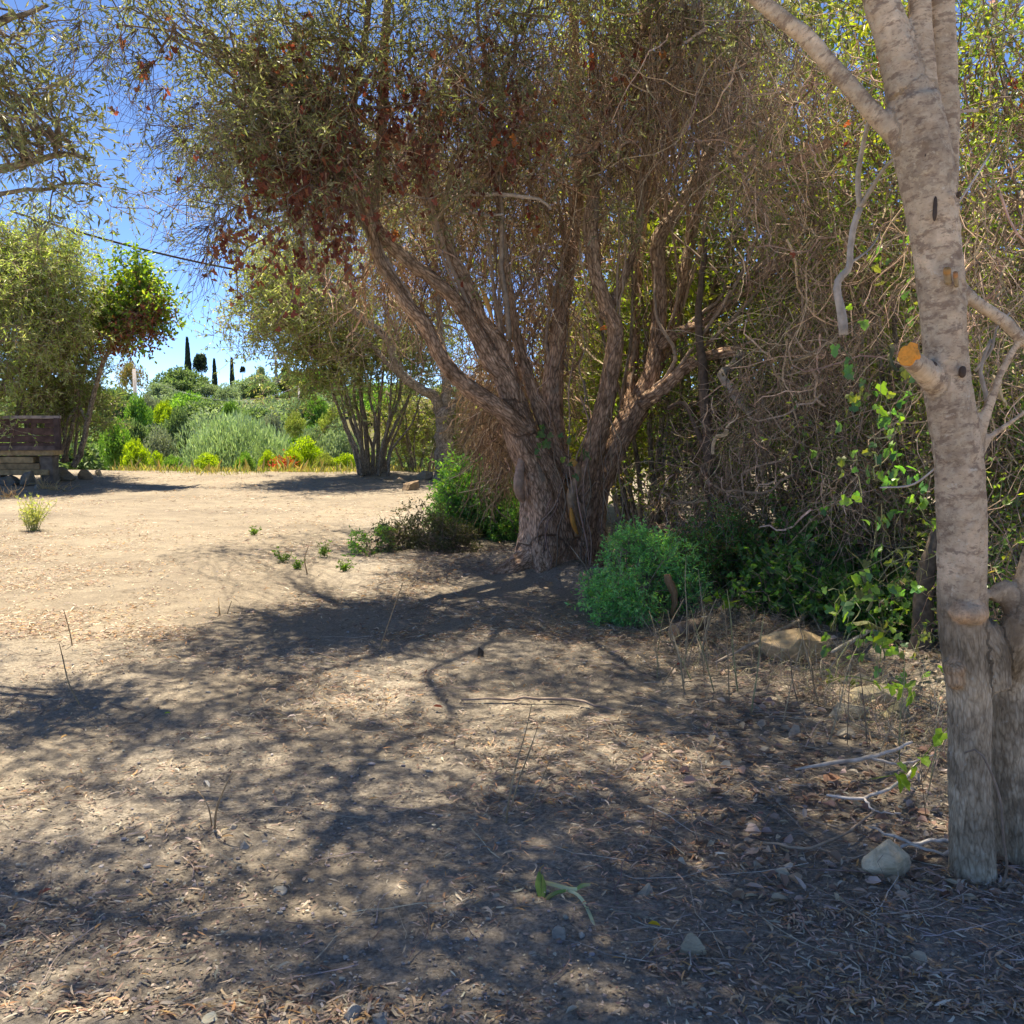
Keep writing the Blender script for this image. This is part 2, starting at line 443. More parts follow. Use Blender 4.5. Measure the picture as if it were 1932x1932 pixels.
# ground
def ground_mat():
    m, nt, N, Lk = node_mat('dry_ground')
    tc = N.new('ShaderNodeTexCoord')
    def noise(s, d=5, r=0.6):
        n = N.new('ShaderNodeTexNoise'); n.inputs['Scale'].default_value = s; n.inputs['Detail'].default_value = d; n.inputs['Roughness'].default_value = r
        Lk.new(tc.outputs['Object'], n.inputs[0]); return n
    n0 = noise(0.55, 5); n1 = noise(4, 6, 0.7); n2 = noise(60, 6, 0.75); n3 = noise(260, 3, 0.8)
    base = ramp(N, [(0.30, (0.165, 0.14, 0.11)), (0.44, (0.225, 0.192, 0.15)), (0.56, (0.29, 0.248, 0.19)), (0.72, (0.36, 0.312, 0.24))])
    mixn = N.new('ShaderNodeMath'); mixn.operation = 'MULTIPLY_ADD'; mixn.inputs[1].default_value = 0.5
    Lk.new(n0.outputs[0], mixn.inputs[0])
    h = N.new('ShaderNodeMath'); h.operation = 'MULTIPLY'; h.inputs[1].default_value = 0.5
    Lk.new(n1.outputs[0], h.inputs[0]); Lk.new(h.outputs[0], mixn.inputs[2])
    Lk.new(mixn.outputs[0], base.inputs[0])
    at = N.new('ShaderNodeAttribute'); at.attribute_name = 'col'     # r: litter humus share, paler to lift the shaded zone; g: far vegetation share
    sp = N.new('ShaderNodeSeparateColor'); Lk.new(at.outputs['Color'], sp.inputs[0])
    hum_lift = ramp(N, [(0.3, (0.20, 0.175, 0.145)), (0.7, (0.40, 0.355, 0.295))])  # litter soil, coloured paler than the sunlit soil to lift the shade
    Lk.new(n2.outputs[0], hum_lift.inputs[0])
    mm = N.new('ShaderNodeMix'); mm.data_type = 'RGBA'
    Lk.new(sp.outputs[0], mm.inputs[0]); Lk.new(base.outputs[0], mm.inputs[6]); Lk.new(hum_lift.outputs[0], mm.inputs[7])
    # grit
    r2 = N.new('ShaderNodeMapRange'); r2.inputs[1].default_value = 0.32; r2.inputs[2].default_value = 0.68; r2.inputs[3].default_value = 0.62; r2.inputs[4].default_value = 1.32
    Lk.new(n2.outputs[0], r2.inputs[0])
    s1 = N.new('ShaderNodeVectorMath'); s1.operation = 'SCALE'; Lk.new(mm.outputs[2], s1.inputs[0]); Lk.new(r2.outputs[0], s1.inputs['Scale'])
    v = N.new('ShaderNodeTexVoronoi'); v.inputs['Scale'].default_value = 95; Lk.new(tc.outputs['Object'], v.inputs[0])
    vm = N.new('ShaderNodeMapRange'); vm.inputs[1].default_value = 0.12; vm.inputs[2].default_value = 0.02; Lk.new(v.outputs['Distance'], vm.inputs[0])
    vc = N.new('ShaderNodeSeparateColor'); Lk.new(v.outputs['Color'], vc.inputs[0])
    gt = N.new('ShaderNodeMath'); gt.operation = 'GREATER_THAN'; gt.inputs[1].default_value = 0.55; Lk.new(vc.outputs[0], gt.inputs[0])
    vmm = N.new('ShaderNodeMath'); vmm.operation = 'MULTIPLY'; Lk.new(vm.outputs[0], vmm.inputs[0]); Lk.new(gt.outputs[0], vmm.inputs[1])
    pg = N.new('ShaderNodeMix'); pg.data_type = 'RGBA'; Lk.new(vmm.outputs[0], pg.inputs[0]); Lk.new(s1.outputs[0], pg.inputs[6]); pg.inputs[7].default_value = (0.36, 0.33, 0.29, 1)
    veg = ramp(N, [(0.35, (0.05, 0.065, 0.025)), (0.7, (0.17, 0.15, 0.07))]); Lk.new(n1.outputs[0], veg.inputs[0])
    m3 = N.new('ShaderNodeMix'); m3.data_type = 'RGBA'; Lk.new(sp.outputs[1], m3.inputs[0]); Lk.new(pg.outputs[2], m3.inputs[6]); Lk.new(veg.outputs[0], m3.inputs[7])
    b = N.new('ShaderNodeBsdfPrincipled'); b.inputs['Roughness'].default_value = 0.95; b.inputs['Specular IOR Level'].default_value = 0.1
    Lk.new(m3.outputs[2], b.inputs['Base Color'])
    a1 = N.new('ShaderNodeMath'); a1.operation = 'MULTIPLY_ADD'; a1.inputs[1].default_value = 0.35; Lk.new(n3.outputs[0], a1.inputs[0]); Lk.new(n2.outputs[0], a1.inputs[2])
    a2 = N.new('ShaderNodeMath'); a2.operation = 'MULTIPLY_ADD'; a2.inputs[1].default_value = 0.8; Lk.new(vmm.outputs[0], a2.inputs[0]); Lk.new(a1.outputs[0], a2.inputs[2])
    bp = N.new('ShaderNodeBump'); bp.inputs['Strength'].default_value = 0.9; bp.inputs['Distance'].default_value = 0.012
    Lk.new(a2.outputs[0], bp.inputs['Height']); Lk.new(bp.outputs[0], b.inputs['Normal'])
    o = N.new('ShaderNodeOutputMaterial'); Lk.new(b.outputs[0], o.inputs[0])
    return m

def humus_shade_lift(x, y):  # litter soil mask laid over the shaded zone, lightened there by colour
    q = np.stack([x, y, np.zeros_like(x)], -1)
    edge = x + 1.9 + 0.9 * vnoise(q, 0.5, 21) + 0.35 * vnoise(q, 2.1, 22)
    a = sstep(-0.6, 0.9, edge) * sstep(3.0, 0, y - 20)
    near = sstep(7.5, 5.2, y + 0.7 * vnoise(q, 0.8, 23))
    h = np.maximum(a, near)
    return np.clip(h * (0.55 + 0.4 * vnoise(q, 1.3, 24)) , 0, 0.92)

def axis(lo, hi, fine_lo, fine_hi, step, grow):
    a = list(np.arange(fine_lo, fine_hi, step))
    s = step; v = a[-1]
    while v < hi:
        s *= grow; v += s; a.append(v)
    s = step; v = a[0]; b = []
    while v > lo:
        s *= grow; v -= s; b.append(v)
    return np.array(b[::-1] + a)

gx = axis(-700, 700, -4.2, 4.2, 0.04, 1.06)
gy = axis(-60, 1500, 2.0, 10.0, 0.04, 1.035)
X, Yg = np.meshgrid(gx, gy, indexing='ij')
Z = H(X, Yg)
q = np.stack([X, Yg, np.zeros_like(X)], -1)
fine = (np.abs(X) < 8) & (Yg < 26) & (Yg > 0)
Z = Z + np.where(fine, 0.006 * vnoise(q, 9, 31) + 0.004 * vnoise(q, 22, 32), 0)
V = np.stack([X, Yg, Z], -1).reshape(-1, 3)
nx, ny = len(gx), len(gy)
ii = np.arange(nx * ny).reshape(nx, ny)
quads = np.stack([ii[:-1, :-1], ii[1:, :-1], ii[1:, 1:], ii[:-1, 1:]], -1).reshape(-1, 4)
cg = np.zeros((len(V), 3))
cg[:, 0] = humus_shade_lift(V[:, 0], V[:, 1])
cg[:, 1] = sstep(24.3, 27, V[:, 1] - 0.2 * np.clip(V[:, 0] - 1, 0, 40)) * 0.9
M_GROUND = ground_mat()
g = link('ground', mesh_from('ground', V, [quads], cg, M_GROUND, True))
g['kind'] = 'structure'; g['label'] = 'dry earth clearing of pale trodden soil running out to a wooded slope'

# ------------------------------------------------------------------ solid trunks: union of tubes, voxel remesh, bark relief
def solid(paths, voxel, relief, names, parent, mats, ridge=(30, 4), low=(2.2, 0.06), smooth_it=4, tint=None, lumps=None):
    """paths: list of (M,4) arrays in world space (x,y,z,r); names: part name per path; faces go to the part of the nearest path"""
    buf = Buf(); samp = []
    for k, p in enumerate(paths):
        Ln = np.linalg.norm(np.diff(p[:, :3], axis=0), axis=1).sum()
        n = max(6, int(Ln / 0.05))
        r = cr(p, n)
        tubes(buf, r[None, :, :3], r[None, :, 3], 14, (1, 1, 1), caps=True)
        s = np.concatenate([[0], np.cumsum(np.linalg.norm(np.diff(r[:, :3], axis=0), axis=1))])
        samp.append(np.column_stack([r, s + k * 13.7, np.full(n, k), nrm(np.gradient(r[:, :3], axis=0))]))
    if lumps:
        for (c, rx, ry, rz, k) in lumps:
            a = np.linspace(0, math.pi, 13); bth = np.arange(16) * 2 * math.pi / 16
            vv = np.array([(rx * math.sin(t) * math.cos(f), ry * math.sin(t) * math.sin(f), rz * math.cos(t)) for t in a[1:-1] for f in bth]) + np.array(c)
            vv = np.vstack([vv, np.array(c) + (0, 0, rz), np.array(c) - (0, 0, rz)])
            m_, n_ = 11, 16
            id_ = np.arange(m_ * n_).reshape(m_, n_)
            qd = np.stack([id_[:-1], id_[1:], np.roll(id_, -1, 1)[1:], np.roll(id_, -1, 1)[:-1]], -1).reshape(-1, 4)
            t1 = np.stack([np.full(16, 176), id_[0], np.roll(id_[0], -1)], -1)
            t2 = np.stack([np.full(16, 177), np.roll(id_[-1], -1), id_[-1]], -1)
            buf.add(vv, [qd, t1, t2], (1, 1, 1))
    S = np.concatenate(samp)
    me = mesh_from('tmp', np.concatenate(buf.v), [np.concatenate(x) for x in buf.f.values()])
    o = link('tmp', me)
    md = o.modifiers.new('r', 'REMESH'); md.mode = 'VOXEL'; md.voxel_size = voxel
    if smooth_it:
        ms = o.modifiers.new('s', 'SMOOTH'); ms.iterations = smooth_it; ms.factor = 0.5
    dg = bpy.context.evaluated_depsgraph_get()
    ev = o.evaluated_get(dg)
    em = bpy.data.meshes.new_from_object(ev)
    nv = len(em.vertices)
    v = np.empty(nv * 3, np.float32); em.vertices.foreach_get('co', v); v = v.reshape(-1, 3).astype(float)
    vn = np.empty(nv * 3, np.float32); em.vertices.foreach_get('normal', vn); vn = vn.reshape(-1, 3).astype(float)
    nf = len(em.polygons)
    lt = np.empty(nf, np.int32); em.polygons.foreach_get('loop_total', lt)
    ls = np.empty(nf, np.int32); em.polygons.foreach_get('loop_start', ls)
    li = np.empty(len(em.loops), np.int32); em.loops.foreach_get('vertex_index', li)
    bpy.data.objects.remove(o); bpy.data.meshes.remove(me); bpy.data.meshes.remove(em)
    near = np.empty(nv, int)
    for a in range(0, nv, 4000):
        d = np.linalg.norm(v[a:a + 4000, None] - S[None, :, :3], axis=2) - S[None, :, 3] * 0.8
        near[a:a + 4000] = d.argmin(1)
    sp = S[near]
    off = v - sp[:, :3]
    al = (off * sp[:, 6:9]).sum(1)
    perp = off - al[:, None] * sp[:, 6:9]
    ref = np.array([0.13, 0.97, 0.2]); e1 = nrm(np.cross(sp[:, 6:9], ref)); e2 = np.cross(sp[:, 6:9], e1)
    bark = np.column_stack([(perp * e1).sum(1), (perp * e2).sum(1), sp[:, 4] + al])
    rr = np.maximum(sp[:, 3], 0.01)
    ang = np.stack([bark[:, 0], bark[:, 1]], 1) / np.linalg.norm(bark[:, :2], axis=1, keepdims=True)
    c1 = np.column_stack([ang * 1.4, bark[:, 2] * 0.9])
    lowd = vnoise(c1, 1.1, 5) * low[1] * np.minimum(rr / 0.12, 1.6)
    c2 = np.column_stack([bark[:, 0] * ridge[0], bark[:, 1] * ridge[0], bark[:, 2] * ridge[1]])
    rid = (1 - np.abs(vnoise(c2, 1.0, 8)) * 2) * 0.7 + 0.5 * vnoise(c2, 2.3, 9)
    fade = np.clip(rr / 0.06, 0.15, 1)
    v = v + vn * (lowd + relief * rid * fade)[:, None]
    lab = S[near, 5].astype(int)
    tc_ = np.ones((nv, 3)) if tint is None else tint(v, bark, lab)
    # faces (voxel remesh yields quads)
    F4 = li[(ls[:, None] + np.arange(4)[None])[lt == 4]] if (lt == 4).any() else np.zeros((0, 4), int)
    flab = lab[F4[:, 0]]
    org = np.array(parent.location)
    done = []
    groups = {}
    for k, nme in enumerate(names):
        groups.setdefault((nme, k), []).append(k)
    for (nme, k) in groups:
        f = F4[flab == k]
        if len(f) < 4: continue
        used, inv = np.unique(f, return_inverse=True)
        o = link(nme, mesh_from(nme, v[used] - org, [inv.reshape(-1, 4)], tc_[used], mats[k] if isinstance(mats, list) else mats, True, {'bark': bark[used]}), parent)
        done.append(o)
    return S, done

def stem(buf_list, p, n=None, S=8):
    """a plain tapered stem of (M,4); returns samples"""
    Ln = np.linalg.norm(np.diff(p[:, :3], axis=0), axis=1).sum()
    n = n or max(5, int(Ln / 0.12))
    return cr(p, n)

def pxpath(rows, scale_r=1.0):
    """rows (px,py,Y,halfwidth_px) -> (x,y,z,r)"""
    out = []
    for px, py, Y, hw in rows:
        p = P(px, py, Y)
        out.append((*p, hw * Y / F * scale_r))
    return np.array(out)

class Skel:
    def __init__(self, S=None):
        self.P = np.zeros((0, 3)); self.D = np.zeros((0, 3)); self.R = np.zeros(0)
        if S is not None: self.add(S[:, :3], S[:, 6:9], S[:, 3])
    def add(self, P_, D_, R_):
        self.P = np.vstack([self.P, P_]); self.D = np.vstack([self.D, D_]); self.R = np.concatenate([self.R, R_])
    def add_path(self, r):
        self.add(r[:, :3], nrm(np.gradient(r[:, :3], axis=0)), r[:, 3])
    def branch(self, buf, T, K=8, r_tip=0.004, slope=0.010, sides=5, col=(.2, .15, .12), wob=0.10, minr=0.0):
        T = np.asarray(T, float)
        if len(T) == 0: return
        ok = self.R >= minr
        PP, DD, RR = self.P[ok], self.D[ok], self.R[ok]
        j = np.empty(len(T), int)
        for a in range(0, len(T), 500):
            t = T[a:a + 500]
            d = np.linalg.norm(t[:, None] - PP[None], axis=2)
            d = d + 0.6 * np.maximum(0, PP[None, :, 2] - t[:, None, 2])
            j[a:a + 500] = d.argmin(1)
        A, D, Rr = PP[j], DD[j], RR[j]
        dv = T - A; L = np.linalg.norm(dv, axis=1, keepdims=True)
        B = A + nrm(D * 0.7 + nrm(dv)) * L * 0.38
        C = T - nrm(nrm(dv) + np.array([0, 0, 0.35])) * L * 0.3
        t = np.linspace(0, 1, K)[None, :, None]
        path = (1 - t) ** 3 * A[:, None] + 3 * (1 - t) ** 2 * t * B[:, None] + 3 * (1 - t) * t ** 2 * C[:, None] + t ** 3 * T[:, None]
        w = rng.normal(size=path.shape) * wob * L[:, None] * (t * (1 - t) * 4) * 0.35
        path = path + w
        r0 = np.minimum(Rr * 0.8, r_tip + slope * L[:, 0])
        rad = taper(len(T), K, r0, r_tip)
        c = np.asarray(col, float)
        if c.ndim == 1: c = c[None] * (1 + 0.25 * rng.uniform(-1, 1, (len(T), 1)))
        tubes(buf, path, rad, sides, c)
        Dn = nrm(np.gradient(path, axis=1))
        self.add(path[:, 2:].reshape(-1, 3), Dn[:, 2:].reshape(-1, 3), rad[:, 2:].reshape(-1))

def ell(rows, clump=0.0, f=1.2, seed=0):
    """rows (px,py,Y,rpx,rpy,rY,n)"""
    out = []
    for px, py, Y, a, b, c, n in rows:
        ctr = P(px, py, Y)
        m = int(n * (3 if clump else 1)) + 4
        d = rdir(m) * (rng.uniform(0, 1, (m, 1)) ** 0.45)
        p = ctr + d * np.array([a * Y / F, c, b * Y / F])
        if clump:
            k = vnoise(p, f, 40 + seed)
            p = p[k > np.quantile(k, clump * 0.6)]
        out.append(p[:n])
    return np.vstack(out)

def spray(tw, lf, T, n_tw, tl, r_tw, n_lf, L, W, cols, w=None, tmpl=T_D, twc=(.33, .24, .175), grav=0.05, wander=0.28, out_from=None, var=0.25, up=0.0, K=5, spread=1.0):
    """twigs bursting at targets T, with leaves along them"""
    T = np.asarray(T)
    if not len(T): return
    p0 = np.repeat(T, n_tw, 0)
    d = rdir(len(p0)) * spread
    if out_from is not None:
        d = d + 0.7 * nrm(p0 - out_from)
    ln = tl * rng.uniform(0.5, 1.3, len(p0))
    pth = walk(p0, d, ln, K, wander, grav, up)
    if tw is not None:
        tubes(tw, pth, taper(len(p0), K, r_tw, r_tw * 0.45), 3, pal(len(p0), [twc], 0.3))
    if n_lf:
        t = rng.uniform(0.2, 1.0, (len(p0), n_lf)) * (K - 1)
        i = np.minimum(t.astype(int), K - 2); fr = (t - i)[..., None]
        ar = np.arange(len(p0))[:, None]
        pos = pth[ar, i] * (1 - fr) + pth[ar, i + 1] * fr
        td = nrm(pth[ar, i + 1] - pth[ar, i])
        pos = pos.reshape(-1, 3); td = td.reshape(-1, 3)
        n = len(pos)
        ld = nrm(td * 0.8 + rdir(n) * 0.9 + np.array([0, 0, -0.1]))
        ln2 = nrm(rdir(n) + np.array([0, 0, 0.6]))
        Ls = L * rng.uniform(0.65, 1.25, n)
        leaves(lf, pos, ld, ln2, Ls, W * rng.uniform(0.8, 1.2, n), tmpl, pal(n, cols, var, w))

# ================================================================== the big old tree
BT = empty('old_tree', (*P(1040, 1060, 9.4)[:2], 0.05), 'big old many-boughed tree with fissured trunk and flared roots in the middle', 'tree')
big = [
 ('trunk', [(1036, 1110, 9.4, 78), (1034, 1050, 9.4, 66), (1032, 1000, 9.4, 55), (1026, 940, 9.4, 49), (1010, 880, 9.4, 40), (985, 825, 9.37, 34), (968, 770, 9.33, 27)]),
 ('trunk', [(1095, 1110, 9.55, 62), (1096, 1050, 9.55, 50), (1098, 990, 9.55, 42), (1108, 930, 9.55, 38), (1120, 880, 9.55, 34)]),
 ('bough', [(1000, 830, 9.38, 28), (952, 779, 9.2, 22), (884, 731, 9.1, 19), (839, 684, 9.0, 17), (802, 612, 8.9, 15), (768, 574, 8.85, 14), (744, 533, 8.8, 13), (716, 492, 8.7, 12), (705, 440, 8.6, 10), (690, 380, 8.5, 9), (640, 300, 8.3, 7), (600, 200, 8.1, 5)]),
 ('bough', [(985, 800, 9.35, 26), (952, 711, 9.3, 22), (928, 683, 9.25, 20), (901, 636, 9.2, 18), (863, 574, 9.1, 17), (819, 530, 9.0, 16), (778, 499, 8.95, 15), (735, 460, 8.9, 15), (700, 415, 8.85, 14), (680, 355, 8.8, 12), (672, 280, 8.75, 11), (668, 180, 8.7, 9), (690, 60, 8.7, 8), (700, -80, 8.7, 6)]),
 ('bough', [(975, 770, 9.36, 22), (952, 677, 9.3, 18), (942, 643, 9.28, 17), (908, 602, 9.25, 15), (894, 560, 9.2, 13), (867, 506, 9.2, 13), (855, 488, 9.2, 12), (828, 414, 9.2, 12), (793, 352, 9.15, 11), (785, 293, 9.1, 9), (730, 255, 9.0, 8), (650, 200, 8.8, 5)]),
 ('bough', [(700, 415, 8.87, 12), (712, 330, 8.9, 11), (722, 220, 8.95, 11), (725, 100, 9.0, 10), (735, -40, 9.0, 8), (740, -160, 9.0, 6)]),
 ('bough', [(1050, 980, 9.6, 34), (1048, 880, 9.65, 28), (1040, 780, 9.7, 24), (1045, 680, 9.8, 20), (1060, 580, 9.9, 17), (1080, 450, 10.0, 14), (1095, 300, 10.0, 13), (1085, 150, 10.0, 11), (1080, -30, 10, 9)]),
 ('bough', [(1075, 900, 9.55, 20), (1035, 820, 9.5, 17), (1000, 720, 9.5, 13), (975, 640, 9.5, 11), (960, 540, 9.4, 9), (945, 420, 9.3, 8), (935, 300, 9.2, 7), (950, 150, 9.1, 6)]),
 ('bough', [(1105, 960, 9.5, 30), (1113, 882, 9.45, 27), (1137, 779, 9.4, 22), (1150, 711, 9.4, 20), (1161, 625, 9.4, 18), (1145, 580, 9.4, 17), (1122, 508, 9.4, 15), (1117, 430, 9.4, 14), (1119, 352, 9.4, 14), (1103, 273, 9.35, 13), (1121, 234, 9.35, 13), (1150, 185, 9.3, 11), (1190, 115, 9.3, 9), (1225, 20, 9.3, 8), (1250, -100, 9.3, 6)]),
 ('bough', [(1103, 960, 9.6, 33), (1127, 909, 9.6, 29), (1164, 831, 9.65, 25), (1198, 772, 9.7, 24), (1222, 722, 9.7, 20), (1236, 660, 9.75, 16), (1244, 560, 9.8, 15), (1243, 455, 9.8, 15), (1272, 410, 9.8, 13), (1320, 332, 9.8, 13), (1360, 254, 9.7, 13), (1383, 187, 9.7, 11), (1405, 80, 9.7, 10), (1420, -60, 9.7, 7)]),
 ('bough', [(1205, 765, 9.7, 18), (1250, 735, 9.5, 15), (1285, 700, 9.4, 13), (1320, 678, 9.3, 12), (1375, 662, 9.1, 11), (1400, 668, 9.0, 8)]),
 ('bough', [(1236, 660, 9.75, 14), (1270, 632, 9.7, 13), (1321, 610, 9.6, 12), (1375, 570, 9.5, 12), (1423, 533, 9.4, 12), (1485, 489, 9.3, 11), (1560, 458, 9.2, 11), (1640, 436, 9.1, 10), (1714, 410, 9.0, 9), (1800, 360, 8.9, 7)]),
 ('bough', [(1185, 790, 9.9, 14), (1195, 700, 10.1, 12), (1199, 620, 10.2, 11), (1207, 469, 10.3, 11), (1222, 371, 10.3, 10), (1258, 273, 10.3, 9), (1275, 140, 10.3, 7), (1290, -20, 10.3, 6)]),
 ('bough', [(1225, 720, 9.9, 13), (1262, 650, 10.0, 11), (1285, 547, 10.1, 10), (1308, 430, 10.1, 10), (1332, 273, 10.1, 9), (1320, 120, 10.1, 7), (1330, -50, 10.1, 6)]),
 ('bough', [(1140, 600, 9.4, 12), (1180, 520, 9.5, 9), (1205, 430, 9.5, 8), (1200, 340, 9.5, 7), (1165, 290, 9.5, 6), (1210, 180, 9.4, 5)]),
 ('root', [(1020, 1040, 9.35, 34), (985, 1062, 9.2, 24), (955, 1078, 9.1, 16), (925, 1090, 9.0, 8)]),
 ('root', [(1035, 1040, 9.2, 34), (1030, 1075, 9.1, 26), (1015, 1098, 9.0, 14)]),
 ('root', [(1080, 1040, 9.35, 26), (1085, 1075, 9.2, 20), (1080, 1095, 9.1, 12)]),
 ('root', [(1120, 1030, 9.6, 24), (1150, 1060, 9.6, 15), (1180, 1085, 9.6, 7)]),
]
def big_tint(v, bark, lab):
    n = vnoise(v, 2.2, 61)
    t = np.ones((len(v), 3))
    t *= (1 + 0.18 * n)[:, None]
    ub = sstep(2.0, 3.6, v[:, 2])[:, None]
    t *= (1 - ub) * np.array([1.0, 0.88, 0.80]) + ub * np.array([1.08, 1.08, 1.05])
    return t
names = [n for n, _ in big]
Sb, parts = solid([pxpath(r, .86 if n_ == 'bough' else 1.0) for n_, r in big], 0.017, 0.011, names, BT, M_BIGBARK, ridge=(34, 7), low=(2.2, 0.03), smooth_it=5, tint=big_tint)
sk = Skel(Sb)

# merge the two 'trunk' halves is not needed: each is a piece of its own look
bb = Buf()
# pale burl, cut sprout and its prong
tubes(bb, cr(pxpath([(985, 865, 9.25, 7), (981, 890, 9.2, 9), (979, 915, 9.15, 11), (982, 935, 9.2, 9), (987, 945, 9.25, 4)]), 14)[None, :, :3],
      cr(pxpath([(985, 865, 9.25, 7), (981, 890, 9.2, 9), (979, 915, 9.15, 11), (982, 935, 9.2, 9), (987, 945, 9.25, 4)]), 14)[None, :, 3], 14, (0.36, 0.24, 0.17), 0.04)
bb.obj('burl', M_DEAD, BT, True)
bb = Buf()
for rows, c in (([(1092, 1010, 9.2, 8), (1084, 975, 9.15, 9), (1078, 940, 9.1, 10), (1082, 918, 9.1, 9), (1090, 900, 9.08, 7), (1089, 882, 9.05, 6.5), (1082, 872, 9.0, 6)], (0.34, 0.235, 0.15)),
                ([(1082, 930, 9.12, 8), (1096, 912, 9.15, 7.5), (1103, 885, 9.25, 7), (1112, 850, 9.35, 6)], (0.30, 0.20, 0.14))):
    bb = Buf(); p = cr(pxpath(rows), 18); tubes(bb, p[None, :, :3], p[None, :, 3], 12, c, 0.04, caps=True)
    bb.obj('sprout', M_DEAD, BT, True)
def wound(rows, n, S, col, j=0.08):
    p = cr(pxpath(rows), n); b_ = Buf(); tubes(b_, p[None, :, :3], p[None, :, 3], S, col, j, caps=True); b_.obj('bark_wound', M_CUT, BT, True)
wound([(1077, 958, 9.03, 2), (1079, 975, 9.03, 5), (1083, 992, 9.06, 5), (1090, 1008, 9.1, 2)], 10, 8, (0.62, 0.30, 0.07))
wound([(1086, 876, 9.0, 6), (1080, 871, 8.99, 6.5), (1075, 872, 8.98, 4)], 6, 8, (0.60, 0.34, 0.10))
wound([(905, 540, 9.05, 1), (915, 560, 9.03, 5), (925, 590, 9.05, 4), (932, 610, 9.1, 1)], 8, 7, (0.60, 0.34, 0.12))

# slim secondary stems fanning up from the boughs
rs = np.random.default_rng(77)
for k in range(64):
    ok = np.where((sk.R > 0.035) & (sk.P[:, 2] > 1.4) & (sk.P[:, 2] < 3.6))[0]
    j = ok[rs.integers(0, len(ok))]; a0 = sk.P[j]; d0 = sk.D[j] * (1 if sk.D[j][2] > 0 else -1)
    L_ = rs.uniform(1.3, 3.0); tgt_ = a0 + np.array([(a0[0] - .3) * .35 + rs.normal(0, .3), rs.normal(0, .35), L_])
    mid_ = a0 + d0 * L_ * .35 + np.array([0, 0, .15]) * L_
    r0_ = rs.uniform(.012, .026)
    p_ = cr(np.column_stack([np.array([a0, mid_, (mid_ + tgt_) / 2 + rs.normal(0, .05, 3), tgt_]), np.array([r0_, r0_ * .8, r0_ * .6, r0_ * .35])]), 20)
    p_[1:, :3] += rs.normal(0, .007, (19, 3)); b_ = Buf(); c_ = np.array([.36, .265, .195]) * rs.uniform(.7, 1.25)
    tubes(b_, p_[None, :, :3], p_[None, :, 3], 7, tuple(c_), .1, caps=True); b_.obj('limb', M_DEAD, BT, True); sk.add_path(p_)
# branches and crown of the old tree
OL = [(0.23, 0.25, 0.14), (0.30, 0.31, 0.21), (0.40, 0.41, 0.32), (0.18, 0.19, 0.11), (0.32, 0.34, 0.17)]
br = Buf(); tw = Buf(); lf = Buf()
vis = [(560, 110, 8.3, 200, 150, 1.0, 60), (470, 250, 8.1, 95, 105, 0.8, 38), (430, 380, 8.3, 55, 60, 0.5, 7), (330, 50, 7.7, 120, 60, 0.8, 14), (820, 90, 8.8, 230, 160, 1.4, 34), (1120, 60, 9.0, 260, 150, 1.6, 28), (1380, 60, 9.0, 230, 170, 1.6, 20),
       (600, 330, 8.4, 90, 120, 0.8, 30), (800, 330, 9.0, 180, 150, 1.0, 22), (1020, 330, 9.2, 220, 150, 1.2, 22)]
T1 = ell(vis, 0.5, 1.1, 1)
sk.branch(br, T1, 9, 0.005, 0.006, 6, (.27, .22, .18), 0.14, minr=0.02)
T1 = np.vstack([T1, np.array([-0.9, 13.0, 4.4]) + rdir(42) * np.array([1.3, 2.2, .7]) * rng.uniform(.3, 1, (42, 1)), np.array([-1.7, 11.6, 4.5]) + rdir(30) * np.array([.9, 1.6, .5]) * rng.uniform(.3, 1, (30, 1)), np.array([-3.0, 12.0, 4.3]) + rdir(40) * np.array([1.1, .6, .3]), np.array([-2.4, 13.4, 4.5]) + rdir(22) * np.array([1.1, .7, .3])])
T2 = np.repeat(T1, 3, 0) + rng.normal(size=(len(T1) * 3, 3)) * 0.26
sk.branch(br, T2, 7, 0.003, 0.008, 4, (.22, .17, .14), 0.14, minr=0.004)
spray(tw, lf, T2, 5, 0.36, 0.002, 10, 0.056, 0.0145, OL, w=[3, 3, 2, 3, 2], tmpl=T_D, grav=0.10, wander=0.3)
# unseen upper crown, shading the clearing
hi = [(300, -260, 7.2, 420, 190, 1.6, 60), (800, -300, 8.4, 420, 230, 2.0, 80), (1250, -320, 8.6, 380, 240, 1.8, 60), (500, -420, 5.6, 500, 160, 1.3, 48), (1100, -480, 5.8, 450, 180, 1.5, 54), (900, -1100, 4.4, 900, 120, 1.0, 44)]
T3 = np.vstack([ell(hi, 0.6, 0.8, 2), np.array([.4, 8.7, 5.5]) + rdir(64) * np.array([1.8, 1.3, .5]) * rng.uniform(.2, 1, (64, 1)), np.array([.1, 6.6, 5.0]) + rdir(52) * np.array([1.6, 1.0, .4]) * rng.uniform(.2, 1, (52, 1))])
for op in ([(735, -160, 9.0, .035), (700, -290, 8.3, .03), (590, -330, 7.5, .026), (600, -440, 6.6, .022), (470, -430, 6.0, .018), (380, -560, 4.9, .01)], [(1085, -30, 10, .04), (1130, -170, 9.2, .034), (1060, -290, 8.3, .028), (1110, -400, 7.3, .022), (1020, -520, 6.3, .018), (1030, -700, 5.2, .01)],
           [(1250, -100, 9.3, .04), (1260, -260, 8.4, .032), (1330, -330, 7.2, .02)], [(700, -80, 8.8, .04), (560, -200, 8.0, .03), (380, -270, 7.2, .022), (180, -300, 6.6, .014)], [(700, -80, 8.8, .04), (850, -260, 8.4, .03), (930, -380, 7.4, .02)]):
    p_ = cr(np.array([(*P(a, b_, c), w_) for a, b_, c, w_ in op]), 30); b_ = Buf(); tubes(b_, p_[None, :, :3], p_[None, :, 3], 8, (.26, .21, .17), .08, caps=True)
    b_.obj('limb', M_TWIG, BT, True); sk.add_path(p_)
